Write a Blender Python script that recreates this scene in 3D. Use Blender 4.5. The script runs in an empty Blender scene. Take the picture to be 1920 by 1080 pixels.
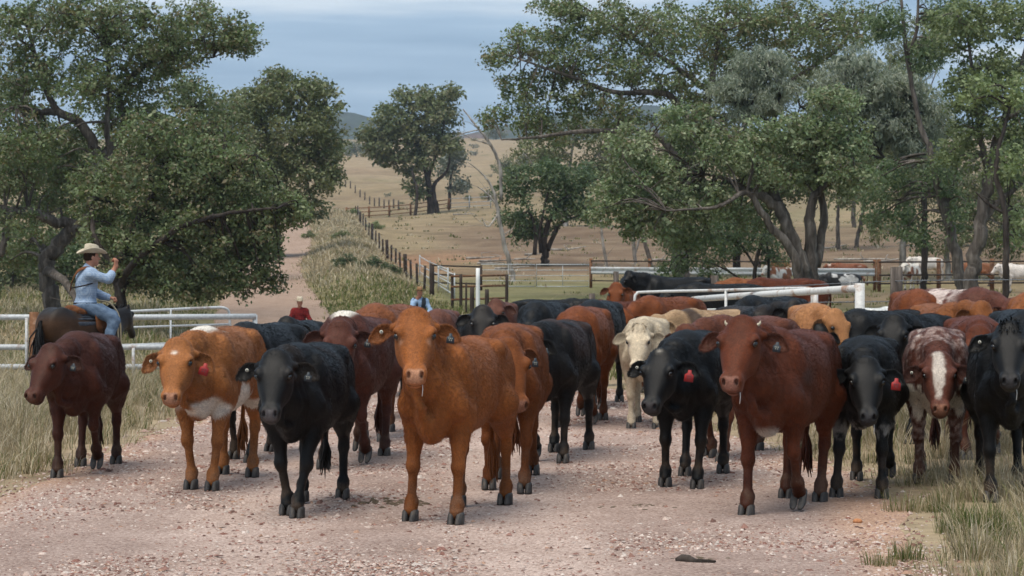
import bpy, math, random
import numpy as np
from mathutils import Vector, Matrix, Euler

random.seed(7)
RNG = np.random.default_rng(11)
SC = bpy.context.scene
COL = SC.collection
rad = math.radians

# ------------------------------------------------------------------ camera, sky, sun
F_PX, HOR, CAM_H = 4200.0, 510.0, 1.86          # focal length in photo pixels, horizon row, eye height
cam_d = bpy.data.cameras.new('camera')
cam = bpy.data.objects.new('camera', cam_d); COL.objects.link(cam)
cam.location = (0, 0, CAM_H); cam.rotation_euler = (rad(90), 0, 0)
cam_d.sensor_width = 36; cam_d.lens = F_PX/1920*36
cam_d.shift_y = -(540-HOR)/1920
cam_d.clip_start = 0.1; cam_d.clip_end = 20000
SC.camera = cam
cam_d.dof.use_dof = True; cam_d.dof.focus_distance = 17.5; cam_d.dof.aperture_fstop = 9.0

SUN_EL, SUN_ROT = 66.0, 215.0                   # behind the camera, a little to its left, veiled by cloud
wd = bpy.data.worlds.new('World'); SC.world = wd; wd.use_nodes = True
nt = wd.node_tree; nt.nodes.clear()
def N(tree, t, **kw):
    n = tree.nodes.new(t)
    for k, v in kw.items():
        if k in n.inputs: n.inputs[k].default_value = v
        else: setattr(n, k, v)
    return n
def world_nodes():
    L = nt.links.new
    sky = N(nt, 'ShaderNodeTexSky', sky_type='NISHITA', sun_disc=False, sun_elevation=rad(SUN_EL), sun_rotation=rad(SUN_ROT))
    sky.air_density = 1.4; sky.dust_density = 1.2
    b1 = N(nt, 'ShaderNodeBackground', Strength=0.035); L(sky.outputs[0], b1.inputs[0])
    tc = N(nt, 'ShaderNodeTexCoord'); mp = N(nt, 'ShaderNodeMapping'); mp.inputs['Scale'].default_value = (2.2, 2.2, 30)
    L(tc.outputs['Generated'], mp.inputs[0])
    n1 = N(nt, 'ShaderNodeTexNoise', Scale=1.6, Detail=6.0, Roughness=0.55); L(mp.outputs[0], n1.inputs['Vector'])
    r1 = N(nt, 'ShaderNodeValToRGB'); r1.color_ramp.elements[0].position = 0.36; r1.color_ramp.elements[1].position = 0.66
    r1.color_ramp.elements[0].color = (0.150, 0.240, 0.350, 1); r1.color_ramp.elements[1].color = (0.47, 0.53, 0.59, 1)
    e = r1.color_ramp.elements.new(0.52); e.color = (0.235, 0.335, 0.45, 1)
    L(n1.outputs[0], r1.inputs[0])
    b2 = N(nt, 'ShaderNodeBackground', Strength=0.68); L(r1.outputs[0], b2.inputs[0])
    mx = N(nt, 'ShaderNodeMixShader'); mx.inputs[0].default_value = 0.86
    L(b1.outputs[0], mx.inputs[1]); L(b2.outputs[0], mx.inputs[2])
    o = N(nt, 'ShaderNodeOutputWorld'); L(mx.outputs[0], o.inputs[0])
world_nodes()

sd = bpy.data.lights.new('sun', 'SUN'); sd.energy = 1.5; sd.angle = rad(48); sd.color = (1.0, 0.91, 0.78)
sun = bpy.data.objects.new('sun', sd); COL.objects.link(sun)
_az, _el = rad(SUN_ROT), rad(SUN_EL)
sdir = Vector((math.sin(_az)*math.cos(_el), math.cos(_az)*math.cos(_el), math.sin(_el)))
sun.rotation_euler = sdir.to_track_quat('Z', 'Y').to_euler(); sun.location = (0, 0, 60)

SC.view_settings.view_transform = 'Standard'; SC.view_settings.look = 'None'
SC.view_settings.exposure = 1.42; SC.view_settings.gamma = 1.0
SC.view_settings.use_curve_mapping = False
SC.render.engine = 'CYCLES'
cy = SC.cycles
cy.use_denoising = True; cy.max_bounces = 6; cy.diffuse_bounces = 3; cy.glossy_bounces = 2
cy.transmission_bounces = 3; cy.transparent_max_bounces = 6; cy.use_adaptive_sampling = True; cy.adaptive_threshold = 0.015
cy.caustics_reflective = False; cy.caustics_refractive = False

# ------------------------------------------------------------------ pixel -> world
def at(px, py, d):
    return np.array([(px-960)/F_PX*d, d, CAM_H-(py-HOR)/F_PX*d])
def flat_d(py):                                  # distance of a flat ground point seen on that row
    return F_PX*CAM_H/(py-HOR)
def px_x(px, d): return (px-960)/F_PX*d

# ------------------------------------------------------------------ scene helpers
def tag(o, label=None, cat=None, group=None, kind=None):
    if label: o['label'] = label
    if cat: o['category'] = cat
    if group: o['group'] = group
    if kind: o['kind'] = kind
    return o
def empty(name, loc=(0, 0, 0), rz=0.0, sc=1.0):
    o = bpy.data.objects.new(name, None); COL.objects.link(o)
    o.location = loc; o.rotation_euler = (0, 0, rz); o.scale = (sc, sc, sc); o.empty_display_size = 0.2
    return o
def link_mesh(name, me, mat=None, parent=None):
    o = bpy.data.objects.new(name, me); COL.objects.link(o)
    if mat is not None and len(me.materials) == 0: me.materials.append(mat)
    if parent is not None: o.parent = parent
    return o

def make_mesh(name, V, quads=None, tris=None, mat=None, colors=None, fcol=None, smooth=True):
    """numpy -> mesh; colors: per vertex rgb, fcol: per face rgb"""
    V = np.asarray(V, np.float32); me = bpy.data.meshes.new(name)
    q = np.zeros((0, 4), np.int32) if quads is None else np.asarray(quads, np.int32).reshape(-1, 4)
    t = np.zeros((0, 3), np.int32) if tris is None else np.asarray(tris, np.int32).reshape(-1, 3)
    me.vertices.add(len(V)); me.vertices.foreach_set('co', V.ravel())
    nl = q.size+t.size; me.loops.add(nl)
    me.loops.foreach_set('vertex_index', np.concatenate([q.ravel(), t.ravel()]))
    me.polygons.add(len(q)+len(t))
    ls = np.concatenate([np.arange(len(q))*4, q.size+np.arange(len(t))*3]).astype(np.int32)
    me.polygons.foreach_set('loop_start', ls)
    me.update(calc_edges=True)
    if smooth: me.polygons.foreach_set('use_smooth', np.ones(len(q)+len(t), bool))
    if colors is not None:
        a = me.attributes.new('coat', 'FLOAT_COLOR', 'POINT')
        c = np.ones((len(V), 4), np.float32); c[:, :3] = colors; a.data.foreach_set('color', c.ravel())
    if fcol is not None:
        a = me.attributes.new('coat', 'FLOAT_COLOR', 'FACE')
        c = np.ones((len(q)+len(t), 4), np.float32); c[:, :3] = fcol; a.data.foreach_set('color', c.ravel())
    if mat is not None: me.materials.append(mat)
    return me

class MB:
    """collects tubes, boxes and free faces into one mesh"""
    def __init__(s): s.V = []; s.Q = []; s.T = []; s.n = 0
    def add(s, V, Q=None, T=None):
        V = np.asarray(V, float)
        if Q is not None and len(Q): s.Q.append(np.asarray(Q, int).reshape(-1, 4)+s.n)
        if T is not None and len(T): s.T.append(np.asarray(T, int).reshape(-1, 3)+s.n)
        s.V.append(V); s.n += len(V); return s
    def tube(s, P, R, n=8, caps=True):
        P = np.asarray(P, float); m = len(P); R = np.broadcast_to(np.asarray(R, float), (m,))
        T = np.gradient(P, axis=0); T /= np.linalg.norm(T, axis=1)[:, None]+1e-9
        ref = np.array([0, 0, 1.0]) if abs(T[0, 2]) < 0.9 else np.array([1.0, 0, 0])
        A = np.zeros((m, 3)); B = np.zeros((m, 3))
        a = ref-T[0]*np.dot(ref, T[0]); a /= np.linalg.norm(a)
        for i in range(m):
            a = a-T[i]*np.dot(a, T[i]); a /= np.linalg.norm(a)+1e-9
            A[i] = a; B[i] = np.cross(T[i], a)
        th = np.arange(n)*2*math.pi/n
        V = P[:, None]+R[:, None, None]*(np.cos(th)[None, :, None]*A[:, None]+np.sin(th)[None, :, None]*B[:, None])
        i, j = np.meshgrid(np.arange(m-1), np.arange(n), indexing='ij'); j2 = (j+1) % n
        Q = np.stack([i*n+j, i*n+j2, (i+1)*n+j2, (i+1)*n+j], -1).reshape(-1, 4)
        V = V.reshape(-1, 3); Tt = []
        if caps:
            V = np.concatenate([V, P[:1], P[-1:]]); c0, c1 = m*n, m*n+1
            for k in range(n):
                k2 = (k+1) % n; Tt += [[c0, k2, k], [c1, (m-1)*n+k, (m-1)*n+k2]]
        return s.add(V, Q, Tt)
    def box(s, c, size, rz=0.0, M=None):
        x, y, z = np.array(size)/2
        V = np.array([[sx*x, sy*y, sz*z] for sx in (-1, 1) for sy in (-1, 1) for sz in (-1, 1)])
        if M is not None: V = V@np.asarray(M).T
        elif rz:
            cz, sz_ = math.cos(rz), math.sin(rz); V = V@np.array([[cz, -sz_, 0], [sz_, cz, 0], [0, 0, 1]]).T
        Q = [[0, 1, 3, 2], [4, 6, 7, 5], [0, 4, 5, 1], [2, 3, 7, 6], [0, 2, 6, 4], [1, 5, 7, 3]]
        return s.add(V+np.asarray(c), Q)
    def rings(s, Rg, cap0=True, cap1=True):
        """closed rings of equal length -> skin"""
        Rg = np.asarray(Rg, float); m, n = Rg.shape[:2]
        i, j = np.meshgrid(np.arange(m-1), np.arange(n), indexing='ij'); j2 = (j+1) % n
        Q = np.stack([i*n+j, i*n+j2, (i+1)*n+j2, (i+1)*n+j], -1).reshape(-1, 4)
        V = np.concatenate([Rg.reshape(-1, 3), Rg[0].mean(0)[None], Rg[-1].mean(0)[None]]); T = []
        for k in range(n):
            k2 = (k+1) % n
            if cap0: T.append([m*n, k2, k])
            if cap1: T.append([m*n+1, (m-1)*n+k, (m-1)*n+k2])
        return s.add(V, Q, T)
    def arrays(s):
        V = np.concatenate(s.V) if s.V else np.zeros((0, 3))
        Q = np.concatenate(s.Q) if s.Q else np.zeros((0, 4), int)
        T = np.concatenate(s.T) if s.T else np.zeros((0, 3), int)
        return V, Q, T
    def mesh(s, name, mat=None, smooth=True, **kw):
        V, Q, T = s.arrays(); return make_mesh(name, V, Q, T, mat, smooth=smooth, **kw)
    def build(s, name, mat, parent=None, smooth=True):
        return link_mesh(name, s.mesh(name, mat, smooth), None, parent)

# ------------------------------------------------------------------ implicit surfaces
def smin(a, b, k):
    h = np.maximum(k-np.abs(a-b), 0)/k
    return np.minimum(a, b)-h*h*k*0.25
def sd_cap(P, a, b, ra, rb):
    a = np.asarray(a, np.float32); b = np.asarray(b, np.float32); ba = b-a; pa = P-a
    h = np.clip(pa@ba/np.float32(ba@ba+1e-12), 0, 1)
    return np.linalg.norm(pa-h[:, None]*ba, axis=1)-(ra+(rb-ra)*h)
def sd_ell(P, c, r, M=None):
    q = P-np.asarray(c, np.float32)
    if M is not None: q = q@np.asarray(M, np.float32)      # columns of M are the ellipsoid's axes
    g = np.linalg.norm(q/np.asarray(r, np.float32), axis=1); l = np.linalg.norm(q, axis=1)
    return np.where(g > 1e-4, l*(1-1/np.maximum(g, 1e-4)), -min(r)).astype(np.float32)
def sd_loft(u, v, w, S, n=2.3):
    """u along; v across; w up. S rows: u, halfwidth, top, bottom"""
    S = np.asarray(S, np.float32)
    hw = np.interp(u, S[:, 0], S[:, 1]); tp = np.interp(u, S[:, 0], S[:, 2]); bt = np.interp(u, S[:, 0], S[:, 3])
    c = (tp+bt)/2; hh = np.maximum((tp-bt)/2, 1e-3); dz = w-c
    g = (np.abs(v/hw)**n+np.abs(dz/hh)**n)**(1/n); l = np.sqrt(v*v+dz*dz)
    d = np.where(g > 1e-3, l*(1-1/np.maximum(g, 1e-3)), -np.minimum(hw, hh))
    ex = np.maximum(np.maximum(S[0, 0]-u, u-S[-1, 0]), 0)
    return np.where(ex > 0, np.sqrt(np.maximum(d, 0)**2+ex*ex), d).astype(np.float32)
def smooth_rows(S, step=0.02):
    """resample loft rows with a smooth (catmull-like) interpolation"""
    S = np.asarray(S, float); u = np.arange(S[0, 0], S[-1, 0]+1e-6, step); out = [u]
    m = np.gradient(S, S[:, 0], axis=0)
    k = np.clip(np.searchsorted(S[:, 0], u, side='right')-1, 0, len(S)-2)
    h = S[k+1, 0]-S[k, 0]; t = (u-S[k, 0])/h
    for c in range(1, S.shape[1]):
        h00 = 2*t**3-3*t**2+1; h10 = t**3-2*t**2+t; h01 = -2*t**3+3*t**2; h11 = t**3-t**2
        out.append(h00*S[k, c]+h10*h*m[k, c]+h01*S[k+1, c]+h11*h*m[k+1, c])
    return np.stack(out, 1)

def sdf_mesh(f, lo, hi, h, newton=1):
    lo = np.asarray(lo, np.float32); hi = np.asarray(hi, np.float32); B = 4
    nb = np.ceil((hi-lo)/(h*B)).astype(int); n = nb*B
    ax = [lo[i]+(np.arange(nb[i])+0.5)*h*B-0.5*h for i in range(3)]
    G = np.stack(np.meshgrid(*ax, indexing='ij'), -1).reshape(-1, 3).astype(np.float32)
    dc = f(G).reshape(nb)
    act = np.abs(dc) < 6.5*h
    D = np.repeat(np.repeat(np.repeat(dc, B, 0), B, 1), B, 2).astype(np.float32)
    bi = np.argwhere(act)
    off = np.stack(np.meshgrid(np.arange(B), np.arange(B), np.arange(B), indexing='ij'), -1).reshape(-1, 3)
    idx = (bi[:, None]*B+off[None]).reshape(-1, 3)
    D[idx[:, 0], idx[:, 1], idx[:, 2]] = f((lo+idx*h).astype(np.float32))
    ins = D < 0
    c = ins.astype(np.int8)
    s = sum(c[i:n[0]-1+i, j:n[1]-1+j, k:n[2]-1+k] for i in (0, 1) for j in (0, 1) for k in (0, 1))
    cells = np.argwhere((s > 0) & (s < 8))
    if len(cells) == 0: return np.zeros((0, 3)), np.zeros((0, 4), int)
    cid = -np.ones(s.shape, np.int32); cid[cells[:, 0], cells[:, 1], cells[:, 2]] = np.arange(len(cells))
    acc = np.zeros((len(cells), 3)); cnt = np.zeros(len(cells))
    cor = [(i, j, k) for i in (0, 1) for j in (0, 1) for k in (0, 1)]
    for p in cor:
        for a in range(3):
            if p[a]: continue
            q = list(p); q[a] = 1
            d0 = D[cells[:, 0]+p[0], cells[:, 1]+p[1], cells[:, 2]+p[2]]; d1 = D[cells[:, 0]+q[0], cells[:, 1]+q[1], cells[:, 2]+q[2]]
            x = (d0 < 0) != (d1 < 0); t = d0/np.where(x, d0-d1, 1)
            pos = np.tile(np.array(p, float), (len(cells), 1)); pos[:, a] = t
            acc += pos*x[:, None]; cnt += x
    V = lo+(cells+acc/cnt[:, None])*h
    Q = []
    for a in range(3):
        b, c2 = (a+1) % 3, (a+2) % 3
        sl0 = [slice(None)]*3; sl1 = [slice(None)]*3; sl0[a] = slice(0, -1); sl1[a] = slice(1, None)
        e = np.argwhere(ins[tuple(sl0)] != ins[tuple(sl1)])
        e = e[(e[:, b] > 0) & (e[:, c2] > 0) & (e[:, b] < n[b]-1) & (e[:, c2] < n[c2]-1)]
        fl = ins[e[:, 0], e[:, 1], e[:, 2]]
        def g(db, dc_):
            k = e.copy(); k[:, b] += db; k[:, c2] += dc_; return cid[k[:, 0], k[:, 1], k[:, 2]]
        q = np.stack([g(-1, -1), g(0, -1), g(0, 0), g(-1, 0)], 1)
        q[~fl] = q[~fl][:, ::-1]
        Q.append(q[(q >= 0).all(1)])
    Q = np.concatenate(Q)
    V = V.astype(np.float32); e = 0.3*h
    for _ in range(newton):
        d = f(V); g = np.stack([(f(V+np.eye(3, dtype=np.float32)[a]*e)-d)/e for a in range(3)], 1)
        st = -(d/np.maximum((g*g).sum(1), 0.25))[:, None]*g
        ln = np.linalg.norm(st, axis=1, keepdims=True); st *= np.minimum(1, 0.4*h/np.maximum(ln, 1e-9)); V = V+st
    return V, Q

def vnoise(P, scale, seed=0):
    """cheap smooth value noise in -1..1"""
    P = np.asarray(P, float)*scale+seed*17.31; i = np.floor(P).astype(np.int64); f = P-i; f = f*f*(3-2*f); r = 0
    for dx in (0, 1):
        for dy in (0, 1):
            for dz in (0, 1):
                hsh = ((i[:, 0]+dx)*73856093) ^ ((i[:, 1]+dy)*19349663) ^ ((i[:, 2]+dz)*83492791)
                hsh = (hsh ^ (hsh >> 13))*1274126177 & 0x7fffffff
                w = (f[:, 0] if dx else 1-f[:, 0])*(f[:, 1] if dy else 1-f[:, 1])*(f[:, 2] if dz else 1-f[:, 2])
                r = r+w*((hsh % 65536)/32768.0-1)
    return r
def sstep(a, b, x):
    t = np.clip((x-a)/(b-a), 0, 1); return t*t*(3-2*t)
# ------------------------------------------------------------------ materials
def mat(name, fn=None, color=(0.5, 0.5, 0.5), rough=0.7, spec=0.3, metal=0.0):
    m = bpy.data.materials.new(name); m.use_nodes = True
    t = m.node_tree; b = t.nodes['Principled BSDF']
    b.inputs['Base Color'].default_value = (*color, 1); b.inputs['Roughness'].default_value = rough
    b.inputs['Specular IOR Level'].default_value = spec; b.inputs['Metallic'].default_value = metal
    if fn: fn(t, b, t.links.new)
    return m
def noise(t, L, scale, detail=4.0, rough=0.6, vec=None, stretch=None, coord='Object', dist=0.0):
    n = N(t, 'ShaderNodeTexNoise', Scale=scale, Detail=detail, Roughness=rough, Distortion=dist)
    if vec is None: vec = N(t, 'ShaderNodeTexCoord').outputs[coord]
    if stretch:
        mp = N(t, 'ShaderNodeMapping'); mp.inputs['Scale'].default_value = stretch; L(vec, mp.inputs[0]); vec = mp.outputs[0]
    L(vec, n.inputs['Vector']); return n.outputs[0]
def ramp(t, L, fac, stops):
    r = N(t, 'ShaderNodeValToRGB'); el = r.color_ramp.elements
    while len(el) > 1: el.remove(el[-1])
    el[0].position = stops[0][0]; el[0].color = (*stops[0][1], 1)
    for p, c in stops[1:]:
        e = el.new(p); e.color = (*c, 1)
    L(fac, r.inputs[0]); return r.outputs[0]
def mixc(t, L, fac, a, b, mode='MIX'):
    m = N(t, 'ShaderNodeMix', data_type='RGBA', blend_type=mode)
    if isinstance(fac, (int, float)): m.inputs[0].default_value = fac
    else: L(fac, m.inputs[0])
    for s, v in ((m.inputs[6], a), (m.inputs[7], b)):
        if isinstance(v, tuple): s.default_value = (*v, 1)
        else: L(v, s)
    return m.outputs[2]
def attr(t, name='coat'):
    return N(t, 'ShaderNodeAttribute', attribute_name=name).outputs['Color']
def bump(t, L, b, h, strength=0.3, dist=0.01):
    n = N(t, 'ShaderNodeBump', Strength=strength, Distance=dist); L(h, n.inputs['Height']); L(n.outputs[0], b.inputs['Normal'])
def math_n(t, L, op, a, b=0.0):
    m = N(t, 'ShaderNodeMath', operation=op)
    for s, v in ((m.inputs[0], a), (m.inputs[1], b)):
        if isinstance(v, (int, float)): s.default_value = v
        else: L(v, s)
    return m.outputs[0]

def _coat(t, b, L):
    c = attr(t); tc = N(t, 'ShaderNodeTexCoord').outputs['Object']
    # hair lies back and down: bend the coordinates a little, then stretch along the lie
    wn = N(t, 'ShaderNodeTexNoise', Scale=3.5, Detail=2.0); L(tc, wn.inputs['Vector'])
    vm = N(t, 'ShaderNodeVectorMath', operation='SCALE'); L(wn.outputs['Color'], vm.inputs[0]); vm.inputs['Scale'].default_value = .10
    va = N(t, 'ShaderNodeVectorMath', operation='ADD'); L(tc, va.inputs[0]); L(vm.outputs[0], va.inputs[1])
    mp = N(t, 'ShaderNodeMapping'); mp.inputs['Rotation'].default_value = (0, rad(38), 0); mp.inputs['Scale'].default_value = (.16, 1, 1); L(va.outputs[0], mp.inputs[0])
    n2 = noise(t, L, 95.0, 3, .7, vec=mp.outputs[0]); n3 = noise(t, L, 28.0, 4, .7, vec=mp.outputs[0])
    n1 = noise(t, L, 5.0, 4, .6)
    v = ramp(t, L, n1, [(.3, (.78, .75, .72)), (.5, (1, 1, 1)), (.72, (1.18, 1.16, 1.13))]); c = mixc(t, L, 1.0, c, v, 'MULTIPLY')
    v = ramp(t, L, n3, [(.3, (.82, .80, .78)), (.5, (1, 1, 1)), (.7, (1.18, 1.17, 1.15))]); c = mixc(t, L, .9, c, v, 'MULTIPLY')
    v = ramp(t, L, n2, [(.3, (.68, .66, .64)), (.5, (1, 1, 1)), (.7, (1.38, 1.36, 1.33))]); c = mixc(t, L, .9, c, v, 'MULTIPLY')
    L(c, b.inputs['Base Color'])
    b.inputs['Roughness'].default_value = .52; lum = N(t, 'ShaderNodeRGBToBW'); L(attr(t), lum.inputs[0]); L(ramp(t, L, lum.outputs[0], [(.012, (.24, .24, .24)), (.035, (.11, .11, .11))]), b.inputs['Specular IOR Level'])
    b.inputs['Sheen Weight'].default_value = .02; b.inputs['Sheen Roughness'].default_value = .4
    h = math_n(t, L, 'ADD', n2, math_n(t, L, 'MULTIPLY', n3, 1.4)); bump(t, L, b, h, .5, .005)
M_COAT = mat('coat', _coat)
def _fur(t, b, L):
    L(attr(t), b.inputs['Base Color']); b.inputs['Roughness'].default_value = .42; b.inputs['Specular IOR Level'].default_value = .28
M_FUR = mat('coat_hair', _fur)
M_EYE = mat('eye', color=(0.008, 0.006, 0.005), rough=0.08, spec=0.6)
def _hoof(t, b, L):
    n = noise(t, L, 25, 4, 0.6, stretch=(1, 1, 0.25))
    L(ramp(t, L, n, [(0.3, (0.028, 0.026, 0.026)), (0.55, (0.06, 0.054, 0.05)), (0.75, (0.13, 0.10, 0.075))]), b.inputs['Base Color'])
    bump(t, L, b, n, 0.4, 0.004)
M_HOOF = mat('hoof_horn', _hoof, rough=0.55)
def _horn(t, b, L):
    n = noise(t, L, 18, 3)
    L(ramp(t, L, n, [(0.35, (0.30, 0.25, 0.17)), (0.7, (0.52, 0.47, 0.36))]), b.inputs['Base Color'])
M_HORN = mat('horn', _horn, rough=0.5)
M_TAGRED = mat('tag_red', color=(0.32, 0.03, 0.03), rough=0.5)
M_TAGDARK = mat('tag_dark', color=(0.035, 0.045, 0.055), rough=0.45)
M_TAGWHITE = mat('tag_white', color=(0.46, 0.45, 0.38), rough=0.6)
M_DROOL = mat('saliva', color=(0.75, 0.75, 0.72), rough=0.15, spec=0.6)
# ------------------------------------------------------------------ cattle
RED = (0.090, 0.024, 0.010); DKRED = (0.056, 0.017, 0.0095); ORANGE = (0.235, 0.078, 0.021); RUST = (0.150, 0.044, 0.014)
TAN = (0.33, 0.155, 0.065); BLACK = (0.0036, 0.0034, 0.0036); CREAM = (0.50, 0.42, 0.31); WHITE = (0.62, 0.58, 0.52)
BRBLACK = (0.007, 0.0055, 0.005); PINK = (0.36, 0.19, 0.135); GREYSKIN = (0.055, 0.050, 0.050)

TORSO = smooth_rows([
    # x      hw     top    bot
    (-1.00, 0.075, 1.150, 1.00), (-0.95, 0.155, 1.205, 0.82), (-0.86, 0.215, 1.245, 0.73), (-0.72, 0.248, 1.282, 0.69),
    (-0.55, 0.268, 1.305, 0.695), (-0.38, 0.290, 1.300, 0.660), (-0.12, 0.330, 1.285, 0.595), (0.10, 0.332, 1.285, 0.570),
    (0.28, 0.300, 1.300, 0.575), (0.42, 0.258, 1.318, 0.59), (0.54, 0.215, 1.275, 0.61), (0.65, 0.165, 1.18, 0.66), (0.74, 0.095, 1.05, 0.74)])
HEADR = smooth_rows([
    # t     hw     front   back
    (-0.050, 0.035, -0.020, -0.070), (-0.02, 0.084, 0.018, -0.100), (0.03, 0.112, 0.044, -0.130), (0.10, 0.124, 0.056, -0.155),
    (0.19, 0.124, 0.055, -0.175), (0.26, 0.108, 0.046, -0.180), (0.33, 0.088, 0.036, -0.155), (0.39, 0.072, 0.028, -0.128),
    (0.44, 0.069, 0.026, -0.112), (0.48, 0.067, 0.018, -0.098), (0.505, 0.054, 0.002, -0.080), (0.52, 0.02, -0.020, -0.060)], 0.008)

def leg_front(sd, sw, lift, wide=0.0):
    y0, y1 = sd*0.165, sd*(0.150+wide)
    hip = np.array([0.42, sd*0.165, 0.80])
    if lift > 0:
        knee = np.array([0.50+sw*0.6, y1, 0.44+lift*0.45]); fet = knee+np.array([-0.10-lift*0.35, 0, -0.27+lift*0.25]); hoof = fet+np.array([-0.035-lift*0.2, 0, -0.105])
        pitch = 0.5+lift*1.5
    else:
        knee = np.array([0.455+sw*0.50, (y0+y1)/2, 0.415]); fet = np.array([0.45+sw*0.95, y1, 0.135]); hoof = np.array([0.485+sw, y1, 0.045]); pitch = 0.0
    return hip, knee, fet, hoof, pitch
def leg_hind(sd, sw, lift, wide=0.0):
    y1 = sd*(0.150+wide)
    hip = np.array([-0.60, sd*0.18, 0.80])
    if lift > 0:
        hock = np.array([-0.80+sw*0.6, y1, 0.52+lift*0.4]); fet = hock+np.array([0.02, 0, -0.33]); hoof = fet+np.array([-0.02-lift*0.2, 0, -0.10]); pitch = 0.4+lift
    else:
        hock = np.array([-0.865+sw*0.62, y1, 0.495]); fet = np.array([-0.835+sw*0.98, y1, 0.135]); hoof = np.array([-0.795+sw, y1, 0.045]); pitch = 0.0
    return hip, hock, fet, hoof, pitch

def claw_pair(mb, pos, yaw=0.0, pitch=0.0, sc=1.0):
    cy_, sy_ = math.cos(yaw), math.sin(yaw); cp, sp = math.cos(pitch), math.sin(pitch)
    for sd in (-1, 1):
        R = []
        for z, k, fx in ((-0.047, 1.0, 0.022), (-0.030, 1.0, 0.017), (0.0, 0.93, 0.006), (0.028, 0.84, -0.006), (0.042, 0.55, -0.012)):
            th = np.linspace(0, 2*math.pi, 12, endpoint=False)
            x = 0.060*k*np.sign(np.cos(th))*np.abs(np.cos(th))**0.85+fx
            y = 0.0305*k*np.sign(np.sin(th))*np.abs(np.sin(th))**0.8
            y = y*(1-0.25*np.clip(x/0.07, 0, 1))+sd*(0.0325-0.006*np.clip(x/0.07, 0, 1))
            R.append(np.stack([x, y, np.full(12, z)], 1))
        R = np.array(R)*sc
        x, z = R[..., 0].copy(), R[..., 2].copy(); R[..., 0] = x*cp-z*sp*-1*-1; R[..., 2] = -x*sp+z*cp
        R[..., 0] = x*cp+z*sp*-1
        X, Y = R[..., 0].copy(), R[..., 1].copy(); R[..., 0] = X*cy_-Y*sy_; R[..., 1] = X*sy_+Y*cy_
        mb.rings(R+np.asarray(pos))

def ear_mesh(side, n_along=12, n_ac=9):
    """leaf shaped, cupped ear along +u (out), v up, w forward; front = inside"""
    u = np.linspace(0, 1, n_along); wdt = 0.058*np.sin(np.pi*np.clip(u*0.90+0.10, 0, 1))**0.7*(0.6+0.55*u)*1.25
    wdt[-1] = 0.012; L = 0.188
    a = np.linspace(-1, 1, n_ac); V = []
    for layer in (0, 1):
        for i in range(n_along):
            cup = 0.50*(1-0.35*u[i])
            ang = a*1.15; r = wdt[i]
            y = r*np.sin(ang)/math.sin(1.15); w = -r*cup*(np.cos(ang)-math.cos(1.15))*1.9
            x = np.full(n_ac, u[i]*L)
            dr = -0.035*u[i]**2
            w = w-(0.011*(1-a*a)+0.003 if layer else 0)
            V.append(np.stack([x, y+dr, w-0.02*u[i]], 1))
    V = np.array(V).reshape(2, n_along, n_ac, 3); Q = []
    idx = np.arange(2*n_along*n_ac).reshape(2, n_along, n_ac)
    for l in (0, 1):
        q = np.stack([idx[l, :-1, :-1], idx[l, :-1, 1:], idx[l, 1:, 1:], idx[l, 1:, :-1]], -1).reshape(-1, 4)
        Q.append(q if l else q[:, ::-1])
    for e0, e1 in ((idx[0, :, 0], idx[1, :, 0]), (idx[1, :, -1], idx[0, :, -1]), (idx[1, 0, :], idx[0, 0, :]), (idx[0, -1, :], idx[1, -1, :])):
        Q.append(np.stack([e0[:-1], e0[1:], e1[1:], e1[:-1]], -1))
    inner = np.zeros(2*n_along*n_ac); inner[:n_along*n_ac] = 1
    return V.reshape(-1, 3), np.concatenate(Q), inner, u

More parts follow.
